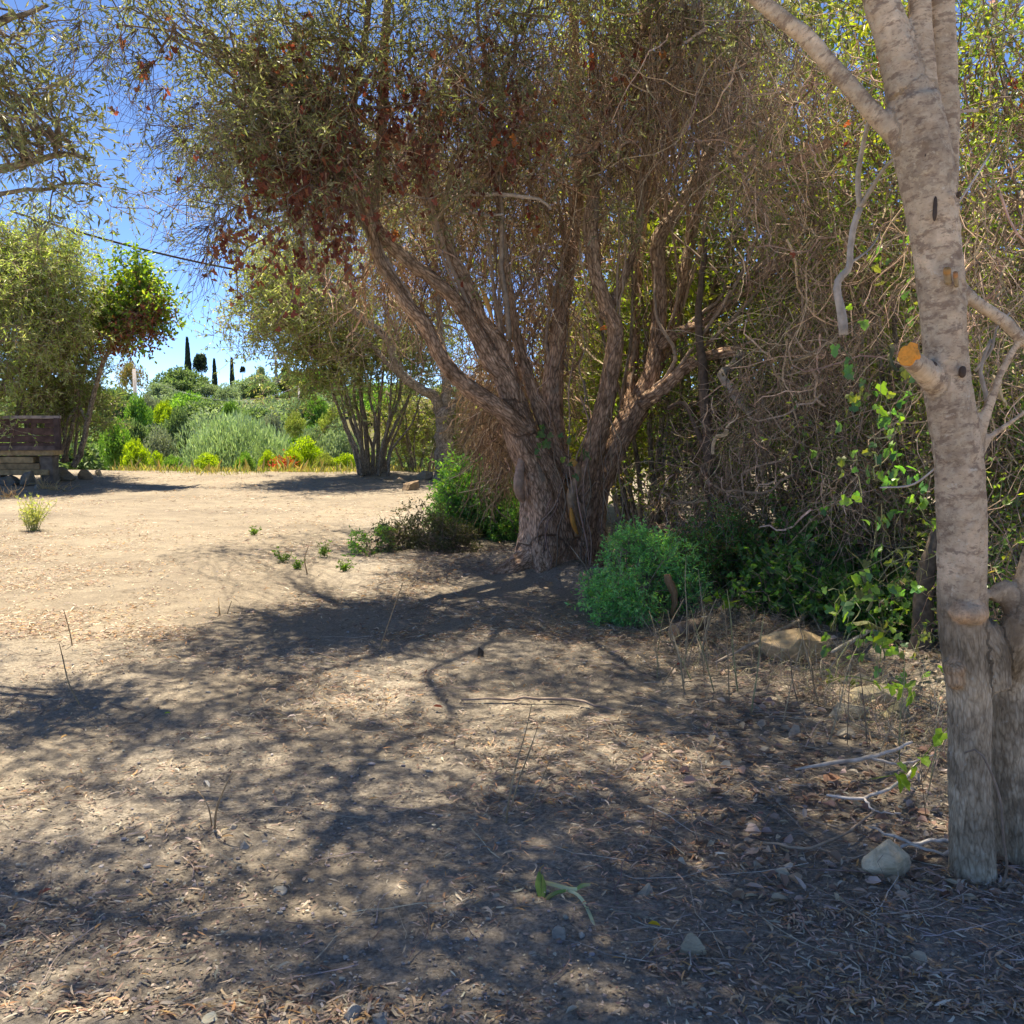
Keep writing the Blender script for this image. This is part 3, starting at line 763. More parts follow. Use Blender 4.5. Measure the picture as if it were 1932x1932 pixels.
sk.branch(br, T3, 8, 0.004, 0.006, 4, (.20, .16, .13), 0.12, minr=0.012)
spray(tw, lf, T3, 14, 0.62, 0.0025, 15, 0.056, 0.017, OL, tmpl=T_D, grav=0.05, K=4)
br.obj('branches', M_TWIG, BT, True)
tag(tw.obj('twigs', M_TWIG, BT), kind='stuff')
tag(lf.obj('crown', M_OLIVE, BT), kind='stuff')

# bare twig fans at the left rim of the crown
fan = Buf()
Tf = ell([(400, 260, 8.2, 90, 60, 0.4, 14), (270, 110, 7.8, 80, 50, 0.4, 8), (410, 430, 8.3, 30, 60, 0.3, 8), (520, 230, 8.3, 80, 60, 0.4, 8), (150, 40, 7.4, 60, 40, 0.4, 4)])
p0 = np.repeat(Tf, 12, 0)
pt = walk(p0, rdir(len(p0)) * 0.7 + np.array([-0.7, 0, -0.3]), rng.uniform(0.3, 0.75, len(p0)), 8, 0.25, 0.12)
tubes(fan, pt, taper(len(p0), 8, 0.0028, 0.0012), 3, pal(len(p0), [(.17, .13, .12)], 0.3))
sk.branch(fan, Tf, 8, 0.003, 0.006, 4, (.2, .16, .14), 0.1, minr=0.004)
tag(fan.obj('bare_twigs', M_TWIG, BT), kind='stuff')

# bare crooked bough ends and dead forked branches
def bpath(rows, n=16, S=8, col=(0.34, 0.29, 0.24), jit=0.06, parent=BT, name='dead_branch', mat=M_DEAD):
    p = cr(pxpath(rows), n)
    p[:, :3] += rng.normal(size=(n, 3)) * 0.004 * (np.arange(n)[:, None] > 0)
    b_ = Buf()
    tubes(b_, p[None, :, :3], p[None, :, 3], S, col, jit, caps=True)
    b_.obj(name, mat, parent, True)
    return p
bpath([(1398, 666, 9.0, 9), (1385, 690, 8.9, 9), (1362, 706, 8.8, 8), (1385, 740, 8.7, 9), (1402, 765, 8.65, 9), (1430, 786, 8.6, 9), (1480, 800, 8.5, 9), (1530, 802, 8.4, 7), (1580, 812, 8.3, 5), (1640, 800, 8.2, 2)], 26)
bpath([(1420, 780, 8.6, 6), (1440, 815, 8.55, 5), (1436, 845, 8.5, 5), (1470, 880, 8.45, 4), (1510, 905, 8.4, 3), (1555, 938, 8.35, 3), (1590, 942, 8.3, 1.5)], 16)
bpath([(1490, 800, 8.5, 5), (1500, 825, 8.5, 3), (1530, 850, 8.5, 2)], 8)
bpath([(850, 372, 8.9, 3), (900, 366, 8.8, 4), (960, 368, 8.75, 4), (1020, 376, 8.7, 3), (1040, 395, 8.7, 2)], 14, col=(0.5, 0.42, 0.36))
bpath([(850, 400, 8.9, 2), (900, 403, 8.8, 3), (950, 405, 8.75, 2)], 8, col=(0.45, 0.38, 0.33))
bpath([(828, 414, 9.1, 6), (838, 380, 9.0, 5), (850, 340, 9.0, 5), (852, 305, 8.95, 4), (880, 260, 8.9, 3), (890, 200, 8.9, 3), (895, 120, 8.8, 2)], 16, col=(0.38, 0.31, 0.2))
bpath([(960, 640, 9.2, 6), (955, 560, 9.1, 5), (945, 500, 9.1, 5), (948, 400, 9.0, 4), (940, 330, 9.0, 3)], 14, col=(0.3, 0.24, 0.19))


# ================================================================== near right tree
NB = G(1840, 1650)
NT = empty('near_tree', (NB[0], NB[1], NB[2]), 'pale mottled twin-stemmed tree with an orange sawn branch stub, near right edge', 'tree')
y0 = NB[1]
def ny_(py): return y0 + 0.02 * (1650 - py) / 1000
near = [
 ('trunk', [(1838, 1720, 56), (1836, 1650, 47), (1834, 1580, 43), (1830, 1450, 41), (1830, 1330, 42), (1826, 1255, 47), (1820, 1190, 49), (1816, 1110, 47), (1816, 1000, 48), (1812, 900, 47), (1806, 840, 46), (1798, 790, 46), (1790, 740, 46), (1786, 690, 42), (1782, 620, 43), (1776, 540, 45), (1768, 460, 46), (1756, 380, 50), (1746, 320, 54), (1735, 260, 56), (1722, 190, 50)]),
 ('limb', [(1722, 210, 46), (1702, 130, 38), (1682, 60, 34), (1662, 0, 33), (1640, -90, 30), (1600, -220, 24), (1540, -400, 16)]),
 ('limb', [(1742, 250, 36), (1742, 160, 26), (1738, 80, 23), (1735, 0, 21), (1733, -120, 19), (1750, -300, 14)]),
 ('limb', [(1780, 420, 36), (1792, 320, 32), (1798, 220, 29), (1796, 120, 27), (1792, 0, 26), (1800, -150, 22), (1850, -350, 14)]),
 ('limb', [(1728, 300, 26), (1690, 255, 22), (1650, 215, 19), (1605, 165, 18), (1560, 115, 18), (1520, 70, 19), (1475, 35, 17), (1420, -10, 16), (1340, -80, 12), (1200, -180, 8)]),
 ('stub', [(1800, 770, 34), (1772, 730, 30), (1745, 700, 25), (1724, 683, 21), (1710, 675, 18.5)]),
 ('trunk', [(1925, 1730, 50), (1920, 1650, 46), (1915, 1560, 43), (1908, 1450, 40), (1902, 1350, 42), (1898, 1270, 42), (1920, 1200, 36), (1938, 1130, 36), (1965, 1040, 34), (2000, 920, 32), (2060, 740, 28), (2100, 500, 22)]),
 ('trunk', [(1850, 1180, 34), (1868, 1230, 38), (1882, 1300, 30)]),
 ('limb', [(1800, 530, 16), (1830, 562, 14), (1862, 584, 13), (1895, 606, 14), (1930, 640, 13), (1990, 680, 12), (2060, 700, 9)]),
 ('limb', [(1830, 850, 20), (1850, 800, 15), (1868, 760, 10), (1890, 700, 8), (1912, 660, 8), (1925, 640, 7)]),
 ('limb', [(1846, 860, 10), (1862, 830, 8), (1890, 808, 6), (1930, 780, 5), (1980, 730, 3)]),
 ('limb', [(1870, 1130, 16), (1895, 1110, 22), (1918, 1150, 26)]),
]
paths = []
for nme, rows in near:
    paths.append(np.array([(*P(a, b, ny_(b) + (0.12 if (a > 1890 and b > 1200) else 0.0) + (0.0 if nme != 'stub' else -0.12 * (1780 - a) / 72)), hw * (.93 if nme == 'trunk' else .9) * y0 / F) for a, b, hw in rows]))
paths[3][:, 1] += 0.06
KN = [(P(1806, 1150, y0) + np.array([0, -.045, 0]), 33 * y0 / F, .062, 19 * y0 / F, 0), (P(1829, 1149, y0) + np.array([0, -.04, 0]), 28 * y0 / F, .058, 21 * y0 / F, 0),
      (P(1790, 1258, y0) + np.array([0, -.03, 0]), 17 * y0 / F, .05, 19 * y0 / F, 0), (P(1792, 1278, y0) + np.array([0, -.03, 0]), 14 * y0 / F, .045, 19 * y0 / F, 0)]
def near_tint(v, bark, lab):
    t = np.ones((len(v), 3))
    n = vnoise(v, 5, 71)
    zz = v[:, 2] + 0.05 * n
    # lower fissured band is darker, a dark collar above the knob
    z1 = P(1820, 1130, y0)[2]; z2 = P(1820, 1260, y0)[2]; z3 = P(1820, 1330, y0)[2]
    dark = sstep(z1 + 0.03, z1 - 0.02, zz) * sstep(z2 - 0.05, z2 + 0.05, zz)
    t *= (1 - 0.35 * dark)[:, None]
    pale = np.exp(-((zz - z3) / 0.035) ** 2)
    t *= (1 + 0.5 * pale)[:, None]
    t *= (1 + 0.15 * n)[:, None]
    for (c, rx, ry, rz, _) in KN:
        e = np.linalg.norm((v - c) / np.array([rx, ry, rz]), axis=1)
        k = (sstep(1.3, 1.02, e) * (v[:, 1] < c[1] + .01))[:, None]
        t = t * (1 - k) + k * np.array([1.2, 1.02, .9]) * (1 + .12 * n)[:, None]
    return t
zlow = P(1820, 1165, y0)[2]
# two materials by height: split by path index is impossible, so blend in the shader through the tint's partner attribute
def near_mat():
    m = bark_mat('near_tree_bark', [(0.24, 0.165, 0.11), (0.50, 0.37, 0.25), (0.62, 0.48, 0.33)], along=38, around=26, bump=0.7, dist=0.005, vor=0.05,
                 blotch=[(30, 0.52, (0.60, 0.48, 0.33), (1, 1, 1.4)), (16, 0.53, (0.24, 0.165, 0.115), (1, 1, 2.2)), (70, 0.59, (0.20, 0.14, 0.10), (1, 1, 2.6)), (26, 0.63, (0.66, 0.58, 0.45), (1, 1, 1))])
    nt = m.node_tree; N = nt.nodes; Lk = nt.links
    out = [n for n in N if n.type == 'OUTPUT_MATERIAL'][0]
    s1 = out.inputs[0].links[0].from_socket
    # copy the nodes of the fissured material
    src = M_NEARLOW.node_tree; mp = {}
    for n in src.nodes:
        if n.type == 'OUTPUT_MATERIAL': continue
        c = N.new(n.bl_idname); mp[n.name] = c
        for attr in ('operation', 'feature', 'data_type', 'attribute_name'):
            if hasattr(n, attr):
                try: setattr(c, attr, getattr(n, attr))
                except Exception: pass
        if n.type == 'VALTORGB':
            el = c.color_ramp.elements
            while len(el) < len(n.color_ramp.elements): el.new(0.5)
            for e, f in zip(el, n.color_ramp.elements): e.position = f.position; e.color = f.color
        for i, s in enumerate(n.inputs):
            if hasattr(s, 'default_value'):
                try: c.inputs[i].default_value = s.default_value
                except Exception: pass
    for l in src.links:
        if l.to_node.type == 'OUTPUT_MATERIAL':
            s2 = mp[l.from_node.name].outputs[0]; continue
        fi = list(l.from_node.outputs).index(l.from_socket); ti = list(l.to_node.inputs).index(l.to_socket)
        Lk.new(mp[l.from_node.name].outputs[fi], mp[l.to_node.name].inputs[ti])
    gm = N.new('ShaderNodeNewGeometry'); sx = N.new('ShaderNodeSeparateXYZ'); Lk.new(gm.outputs['Position'], sx.inputs[0])
    no = N.new('ShaderNodeTexNoise'); no.inputs['Scale'].default_value = 14; no.inputs['Detail'].default_value = 4; Lk.new(gm.outputs['Position'], no.inputs[0])
    ma = N.new('ShaderNodeMath'); ma.operation = 'MULTIPLY_ADD'; ma.inputs[1].default_value = 0.30; Lk.new(no.outputs[0], ma.inputs[0]); Lk.new(sx.outputs[2], ma.inputs[2])
    mr = N.new('ShaderNodeMapRange'); mr.inputs[1].default_value = zlow + 0.30; mr.inputs[2].default_value = zlow + 0.04
    Lk.new(ma.outputs[0], mr.inputs[0])
    mi = N.new('ShaderNodeMixShader'); Lk.new(mr.outputs[0], mi.inputs[0]); Lk.new(s1, mi.inputs[1]); Lk.new(s2, mi.inputs[2])
    Lk.new(mi.outputs[0], out.inputs[0])
    return m
M_NEAR = near_mat()
Sn, parts_n = solid(paths, 0.0085, 0.0040, [n for n, _ in near], NT, M_NEAR, ridge=(48, 22), low=(2.2, 0.014), smooth_it=4, tint=near_tint, lumps=KN)
# pale swollen knob, small burl, sawn face, knot holes
def lump(name, c, rx, ry, rz, col, mat, parent, seed, amp=0.12, f=18):
    bm = bmesh.new(); bmesh.ops.create_icosphere(bm, subdivisions=4, radius=1)
    v = np.array([x.co for x in bm.verts]); fc = np.array([[x.index for x in q.verts] for q in bm.faces]); bm.free()
    v = np.sign(v) * np.abs(v) ** 0.93 * np.array([rx, ry, rz])
    v = v + nrm(v) * (vnoise(v + seed * 3.1, f, seed) * amp * min(rx, rz))[:, None]
    v = v + np.array(c) - np.array(parent.location)
    return link(name, mesh_from(name, v, [fc], np.broadcast_to(col, v.shape), mat, True), parent)
u_ = y0 / F
# sawn face of the stub: an uneven orange disc with thickness
sp = P(1711, 671, ny_(671) - 0.125)
ax = nrm(np.array([-0.72, -0.62, 0.12])); e1 = nrm(np.cross(ax, (0, 0, 1))); e2 = np.cross(ax, e1)
th = np.arange(28) * 2 * math.pi / 28
rad = 17.5 * u_ * (1 + 0.10 * vnoise(np.stack([np.cos(th), np.sin(th), th * 0], -1), 2.0, 3))
rad = rad * np.where(np.abs(th - 1.9) < 0.25, 1.35, 1.0)
rim = [sp + e1 * math.cos(t) * r * 0.92 + e2 * math.sin(t) * r * -1.08 for t, r in zip(th, rad)]
fb = Buf()
back = np.array(rim) - ax * 0.03; front = np.array(rim) + ax * 0.004
inner = sp + (np.array(rim) - sp) * 0.5 + ax * 0.005
ctr = np.array([sp + ax * 0.002])
vv = np.vstack([back, front, inner, ctr])
i = np.arange(28); j = (i + 1) % 28
fb.add(vv, [np.stack([i, j, j + 28, i + 28], -1), np.stack([i + 28, j + 28, j + 56, i + 56], -1), np.stack([i + 56, j + 56, np.full(28, 84)], -1)], (0.90, 0.36, 0.06))
tag(fb.obj('sawn_face', M_CUT, NT), 'bright orange sawn end of the cut limb')
for (a, b, rx, rz, s) in ((1746, 690, 10, 7, 1), (1800, 703, 9, 11, 2), (1750, 400, 4, 22, 3), (1735, 300, 6, 9, 4), (1792, 375, 4, 6, 6)):
    c = P(a, b, y0); c[1] -= (44 * u_) * math.sqrt(max(0.0, 1 - ((a - 1780) / 60.0) ** 2)) * 0.84
    lump('knot_hole', c, rx * u_ * .8, 0.012, rz * u_, (0.07, 0.045, 0.03), M_DEAD, NT, s, 0.3, 40)
for (a, b, hw, c_) in ((1787, 507, 7, (0.55, 0.28, 0.09)), (1803, 514, 4.5, (0.5, 0.24, 0.1))):
    bb = Buf(); yy = y0 - 0.09
    p = cr(pxpath([(a + 2, b + 25, yy + 0.03, hw), (a, b + 8, yy, hw), (a, b, yy - 0.01, hw * 0.9)]), 6)
    tubes(bb, p[None, :, :3], p[None, :, 3], 10, np.array([[(0.4, 0.31, 0.2)] * 4 + [c_] * 2]), 0.06, caps=True)
    bb.obj('small_stub', M_CUT, NT, True)
nskel = Skel(Sn)
def npath(rows, n=16, S=7, col=(0.42, 0.36, 0.29), dy=0.0):
    dd = Buf()
    p = cr(np.array([(*P(a, b, y0 + c_), hw * (y0 + c_) / F) for a, b, c_, hw in rows]), n)
    tubes(dd, p[None, :, :3], p[None, :, 3], S, col, 0.07, caps=True); dd.obj('dead_branch', M_DEAD, NT, True); return p
npath([(1592, 632, .3, 9), (1588, 590, .3, 9), (1580, 555, .3, 7.5), (1582, 528, .3, 7), (1602, 505, .3, 6.5), (1604, 470, .3, 6), (1610, 430, .3, 6), (1622, 392, .3, 6)], 18, 8)
npath([(1622, 392, .3, 5.5), (1618, 340, .28, 5), (1625, 290, .25, 4.5), (1636, 240, .2, 4), (1650, 200, .15, 3.5)], 12)
npath([(1622, 392, .3, 5), (1645, 355, .25, 4), (1668, 318, .15, 3.5), (1700, 290, .05, 3)], 10)
npath([(1600, 500, .3, 3), (1640, 470, .35, 2), (1660, 440, .4, 1.3)], 8)
npath([(1820, 845, .0, 3), (1770, 880, .05, 2.6), (1720, 915, .1, 2.3), (1660, 920, .15, 1.6)], 12, 5, (0.5, 0.43, 0.37))
npath([(1810, 380, -.1, 2), (1850, 320, -.1, 2), (1880, 270, -.1, 1.2)], 8, 5, (0.5, 0.43, 0.37))
npath([(1846, 820, .1, 6), (1862, 760, .1, 5), (1850, 700, .1, 4), (1870, 640, .1, 3)], 10, 6)
npath([(1840, 700, .1, 3), (1870, 660, .1, 3), (1880, 620, .1, 2), (1905, 590, .1, 1.5)], 8, 5)
npath([(1820, 1480 - 60, -.12, 2), (1850, 1420, -.16, 2.4), (1885, 1500, -.17, 2.5), (1893, 1580, -.18, 2.6), (1900, 1640, -.16, 2.6), (1890, 1670, -.14, 3)], 16, 5, (0.24, 0.18, 0.13))
# canopy of the near tree (mostly above the picture)
br = Buf(); tw = Buf(); lf = Buf()
T = ell([(960, -560, 4.4, 520, 260, 1.2, 46), (1500, -300, 4.0, 420, 200, 1.3, 40), (1150, -420, 4.6, 420, 200, 1.2, 40), (1850, -350, 4.2, 400, 200, 1.3, 30), (600, -700, 4.6, 500, 150, 1.2, 40)], 0.6, 1.0, 5)
nskel.branch(br, T, 8, 0.005, 0.010, 4, (.3, .25, .2), 0.12, minr=0.02)
spray(tw, lf, T, 12, 0.55, 0.0025, 14, 0.056, 0.017, OL, tmpl=T_D, grav=0.05, K=4)
br.obj('branches', M_TWIG, NT, True)
tag(tw.obj('twigs', M_TWIG, NT), kind='stuff')
tag(lf.obj('crown', M_OLIVE, NT), kind='stuff')

# ================================================================== creepers on the old tree
RED = [(0.22, 0.085, 0.07), (0.27, 0.11, 0.085), (0.16, 0.07, 0.06), (0.32, 0.16, 0.10), (0.21, 0.115, 0.09)]
def creeper(name, loc, label, tgt, n_strand, L, r, leafcol, n_leaf, leaf_size, colst=(.24, .165, .13), n_objs=0, cat='creeper', grav=0.10, wander=0.33, K=8, tmpl=T_H, mat=None, extra_leaves=0, upbias=0.0, S=3):
    """hanging stems from targets; n_objs leaves are parts, extra_leaves stay joined"""
    root = empty(name, loc, label, cat)
    b = Buf()
    i = rng.integers(0, len(tgt), n_strand)
    p0 = tgt[i] + rng.normal(size=(n_strand, 3)) * 0.12
    d = rdir(n_strand) * 0.6 + np.array([0, 0, -0.8 + upbias])
    pt = walk(p0, d, L * rng.uniform(0.4, 1.4, n_strand), K, wander, grav)
    pt[..., 2] = np.maximum(pt[..., 2], 0.06)
    rr = r * rng.lognormal(-.15, 0.75, n_strand)
    tubes(b, pt, taper(n_strand, K, rr, rr * 0.6), S, pal(n_strand, [colst, tuple(np.array(colst) * 0.65), tuple(np.array(colst) * 1.5)], 0.3))
    tag(b.obj('stems', M_TWIG, root), kind='stuff')
    m = mat or M_RED
    def sample(n):
        a = rng.integers(0, n_strand, n); k = rng.integers(1, K, n)
        return pt[a, k] + rng.normal(size=(n, 3)) * 0.03
    if extra_leaves:
        b = Buf(); ps = sample(extra_leaves)
        leaves(b, ps, rdir(extra_leaves) * 0.7 + np.array([0, 0, -0.9]), rdir(extra_leaves) + np.array([0, -0.8, 0]), leaf_size * rng.uniform(.6, 1.1, extra_leaves), leaf_size * rng.uniform(.55, .9, extra_leaves), tmpl, pal(extra_leaves, leafcol, 0.3))
        tag(b.obj('small_leaves', m, root), kind='stuff')
    if n_objs:
        prot = []
        for c in leafcol:
            for _ in range(2):
                b = Buf()
                leaves(b, np.zeros((1, 3)), np.array([[0, 0, -1.0]]), np.array([[0, -1.0, 0]]), np.array([1.0]), np.array([rng.uniform(.7, .9)]), tmpl, pal(1, [c], 0.2), curl=rng.uniform(-1.6, 1.6), bend=rng.uniform(-.6, .6))
                prot.append(b.mesh('leaf', m))
        ps = sample(n_objs)
        org = np.array(root.location)
        for p in ps:
            o = bpy.data.objects.new('leaf', random.choice(prot)); COL.objects.link(o); o.parent = root
            o.location = p - org
            s = leaf_size * random.uniform(0.7, 1.25)
            o.scale = (s, s, s)
            o.rotation_euler = (random.gauss(0, 0.5), random.gauss(0, 0.7), random.uniform(-1.4, 1.4))
    return root, pt

bl = np.array([0, 0, 0])
tgtA = ell([(600, 250, 8.1, 60, 120, 0.35, 30), (555, 330, 8.0, 60, 90, 0.3, 30), (640, 400, 8.2, 40, 60, 0.3, 20), (480, 300, 7.9, 70, 50, 0.3, 10), (430, 440, 8.0, 22, 30, 0.2, 4), (640, 150, 8.1, 80, 90, 0.4, 14), (280, 60, 7.6, 60, 30, 0.3, 3), (740, 200, 8.3, 90, 120, 0.3, 34), (900, 200, 8.6, 130, 140, 0.3, 30), (540, 120, 8.0, 120, 90, 0.4, 24), (560, 440, 8.3, 60, 40, 0.3, 10)])
creeper('red_leaved_creeper', (-2.2, 8.1, 4.2), 'dark red leaved creeper hanging from left side of the old tree crown', tgtA, 420, 0.55, 0.0022, RED, 0, 0.060, n_objs=290, extra_leaves=1500)
tgtB = ell([(1000, 260, 8.8, 70, 110, 0.3, 30), (900, 250, 8.7, 90, 110, 0.3, 20), (860, 400, 8.7, 30, 50, 0.2, 6), (1700, 150, 7.2, 130, 130, 0.3, 5), (1900, 90, 6.4, 60, 90, 0.3, 8), (1500, 400, 7.0, 90, 60, 0.3, 3), (1090, 560, 8.8, 30, 30, 0.1, 2), (1200, 60, 8.6, 120, 60, .3, 10), (970, 40, 8.7, 40, 40, .2, 8)])
ORG = [(0.36, 0.14, 0.07), (0.27, 0.09, 0.06), (0.22, 0.07, 0.05), (0.42, 0.20, 0.08)]
creeper('orange_leaved_creeper', (0.3, 8.8, 4.0), 'sparse creeper with orange and red leaves between the middle boughs', tgtB, 160, 0.5, 0.002, ORG, 0, 0.06, n_objs=110)

# curtain of dry hanging stems
DRYC = (.43, .315, .225)
cur = [(600, 260, 8.7, 90, 150, 0.4, 40), (760, 480, 9.9, 130, 130, 0.6, 60), (1000, 420, 9.9, 200, 170, 0.6, 130), (1010, 620, 10.3, 90, 120, 0.4, 60), (900, 180, 9.2, 190, 160, 0.7, 110), (1150, 150, 9.4, 170, 190, 0.7, 120), (1330, 120, 9.0, 160, 190, 0.6, 110)]
tgt = ell(cur)
creeper('dry_creeper', (0.2, 9.2, 3.2), 'mass of dry brown hanging creeper stems filling the old tree between its boughs', tgt, 8600, 0.8, 0.0026, None, 0, 0, colst=DRYC, grav=0.12)
cur = [(1480, 300, 7.6, 120, 200, 0.5, 120), (1600, 560, 7.2, 120, 200, 0.5, 110), (1480, 720, 7.8, 130, 150, 0.5, 110), (1640, 880, 7.0, 100, 120, 0.4, 70), (1420, 900, 8.3, 110, 100, 0.4, 70), (1300, 900, 9.0, 60, 90, 0.4, 40), (1850, 500, 6.0, 120, 350, 0.5, 90), (1560, 120, 7.4, 140, 100, 0.5, 50)]
tgt = ell(cur)
creeper('dry_creeper', (1.9, 7.4, 2.6), 'tangled dry creeper curtain covering the hedge between old tree and near tree', tgt, 3300, 0.62, 0.0024, None, 0, 0, colst=DRYC, grav=0.07, wander=0.42)
cur = [(925, 790, 12.5, 30, 80, 0.5, 40), (955, 840, 11.2, 35, 60, 0.5, 40), (910, 700, 12.5, 35, 80, 0.6, 20), (960, 740, 10.8, 40, 80, 0.5, 40)]
tgt = ell(cur)
creeper('dry_creeper', (-0.4, 11.8, 2.0), 'brown dry creeper hanging behind the left boughs of the old tree', tgt, 2200, 0.6, 0.0032, None, 0, 0, colst=(.44, .32, .21), grav=0.12)

# vine strands over the old trunk
vb = Buf()
vines = []
for k in range(20):
    a = random.uniform(1040, 1170); b0 = random.uniform(600, 960); ln = random.uniform(100, 380)
    n = 7
    xs = a + np.cumsum(np.random.default_rng(k).normal(0, 9, n)); ys = np.linspace(b0, min(1085, b0 + ln), n)
    Y = 9.0 + random.uniform(-0.05, 0.15)
    vines.append(cr(np.array([(*P(x, y, Y), random.uniform(0.8, 1.8) * Y / F) for x, y in zip(xs, ys)]), 16))
vt = empty('climbing_vine', (0.4, 9.0, 0.1), 'thin bare vine stems climbing the old trunk from the ground', 'vine')
for v in vines[:34]:
    b = Buf(); tubes(b, v[None, :, :3], v[None, :, 3], 5, pal(1, [(.26, .19, .14)], .3)); b.obj('vine_stem', M_TWIG, vt, True)

# ================================================================== generic shrub / tree builder
def small_tree(name, base, label, cat, stems, rows, leafcol, L=0.06, W=0.016, n_tw=6, tl=0.4, n_lf=7, t2=3, t2s=0.3, clump=0.5, cf=1.0, matl=None, w=None, stemcol=None, r_tw=0.003, tmpl=T_D, stem_names='stem', group=None, grav=0.05, wander=0.28, seed=0, up=0.0, extra=None, stemmat=None, var=0.25, out=False, slope=0.010):
    root = empty(name, base, label, cat, group)
    sk = Skel(); org = np.array(root.location)
    for k, rows_s in enumerate(stems):
        p = pxpath(rows_s) if not isinstance(rows_s, np.ndarray) else rows_s
        n = max(8, int(np.linalg.norm(np.diff(p[:, :3], axis=0), axis=1).sum() / 0.10))
        r = cr(p, n)
        r[1:, :3] += rng.normal(size=(n - 1, 3)) * r[1:, 3:4] * 0.12
        b = Buf(); S = 12
        tubes(b, r[None, :, :3], r[None, :, 3], S, (1, 1, 1) if stemcol is None else stemcol, 0.10, caps=True)
        v = np.concatenate(b.v); s = np.concatenate([[0], np.cumsum(np.linalg.norm(np.diff(r[:, :3], axis=0), axis=1))])
        ctr = np.repeat(r[:, :3], S, 0); rel = v - ctr
        bark = np.column_stack([rel[:, 0], rel[:, 1], np.repeat(s, S) + k * 3.3 + rel[:, 2] * 0.3])
        me = mesh_from(stem_names, v - org, [np.concatenate(x) for x in b.f.values()], np.concatenate(b.c), stemmat or M_STEM, True, {'bark': bark})
        link(stem_names, me, root)
        sk.add_path(r)
    br = Buf(); tw = Buf(); lf = Buf()
    T = ell(rows, clump, cf, seed) if not isinstance(rows, np.ndarray) else rows
    sk.branch(br, T, 7, 0.006, slope, 5, (.22, .17, .13), 0.12)
    if t2:
        T2 = np.repeat(T, t2, 0) + rng.normal(size=(len(T) * t2, 3)) * t2s
        sk.branch(br, T2, 5, 0.003, 0.007, 4, (.21, .165, .13), 0.12)
    else: T2 = T
    c0 = T.mean(0)
    spray(tw, lf, T2, n_tw, tl, r_tw, n_lf, L, W, leafcol, w, tmpl, grav=grav, wander=wander, up=up, var=var, out_from=c0 if out else None)
    if extra: extra(sk, lf, tw, T2, root)
    tag(br.obj('branches', M_TWIG, root, True), kind='stuff')
    tag(tw.obj('twigs', M_TWIG, root), kind='stuff')
    tag(lf.obj('crown', matl or M_OLIVE, root), kind='stuff')
    return root, sk, T2

def gb(px, py):
    p = G(px, py); return (float(p[0]), float(p[1]), float(p[2]))

GOL = [(0.33, 0.37, 0.16), (0.42, 0.44, 0.25), (0.40, 0.47, 0.12), (0.25, 0.29, 0.11), (0.48, 0.48, 0.31)]
# fork-trunked tree behind the old tree
b2 = gb(838, 908)
Y2 = b2[1]
small_tree('olive_tree', b2, 'slender olive tree with straight trunk forking low, behind the old tree on its left', 'tree',
  [[(838, 915, Y2, 20), (838, 880, Y2, 18), (839, 840, Y2, 17), (839, 795, Y2, 17), (836, 775, Y2, 14)],
   [(836, 790, Y2, 12), (820, 750, Y2 - .1, 10), (795, 735, Y2 - .2, 9), (762, 712, Y2 - .3, 9), (745, 680, Y2 - .4, 8), (730, 640, Y2 - .5, 7), (690, 605, Y2 - .6, 6), (650, 575, Y2 - .8, 5), (610, 520, Y2 - 1, 4)],
   [(762, 712, Y2 - .3, 6), (735, 690, Y2 - .2, 5), (700, 650, Y2, 4), (650, 620, Y2, 4), (600, 600, Y2, 3)],
   [(838, 780, Y2, 11), (842, 730, Y2, 9), (838, 680, Y2, 8), (830, 620, Y2, 6), (825, 540, Y2, 5), (810, 440, Y2, 4)],
   [(842, 785, Y2, 9), (860, 760, Y2 + .2, 7), (890, 745, Y2 + .4, 5), (920, 730, Y2 + .5, 4)]],
  [(590, 510, Y2 - .5, 120, 100, 1.6, 60), (530, 600, Y2, 90, 70, 1.2, 34), (690, 520, Y2 + .6, 90, 70, 1.4, 16), (830, 560, Y2 + 1.2, 90, 80, 1.2, 14), (610, 650, Y2, 70, 45, 1.0, 9), (500, 500, Y2, 50, 60, 1.0, 12), (780, 380, Y2 + .5, 150, 90, 1.5, 26)],
  GOL, L=0.10, W=0.028, n_tw=6, tl=0.55, n_lf=8, t2=3, t2s=0.35, clump=0.4, seed=3, r_tw=0.005)
# multi-stemmed tree by the far edge
bm_ = gb(705, 895); Ym = bm_[1]
st = []
for k in range(17):
    a = -1 + 2 * (k + random.uniform(-.4, .4)) / 16
    x0 = 705 + a * 26; top = 705 + a * 95 + random.uniform(-12, 12)
    yy = Ym + random.uniform(-.5, .5); h = random.uniform(2.2, 5.4)
    st.append([(x0, 898, yy, h), (x0 + a * 8 + random.uniform(-5, 5), 850, yy, h * .8), (x0 + (top - x0) * .45 + random.uniform(-7, 7), 800, yy, h * .65), (x0 + (top - x0) * .75 + random.uniform(-7, 7), 750, yy, h * .55), (top, 690, yy, h * .35)])
small_tree('multi_stemmed_tree', bm_, 'bushy tree of many thin leaning stems at the right end of the far clearing edge', 'tree', st,
  [(610, 640, Ym, 90, 80, 1.6, 50), (700, 640, Ym, 100, 90, 1.4, 50), (560, 560, Ym, 80, 90, 1.3, 30), (790, 660, Ym, 70, 90, 1.3, 26), (640, 720, Ym, 50, 25, .7, 10)],
  [(0.28, 0.34, 0.12), (0.38, 0.42, 0.19), (0.38, 0.35, 0.21), (0.21, 0.26, 0.10)], L=0.11, W=0.032, n_tw=7, tl=0.5, n_lf=8, t2=3, t2s=0.35, clump=0.35, seed=4, r_tw=0.005)
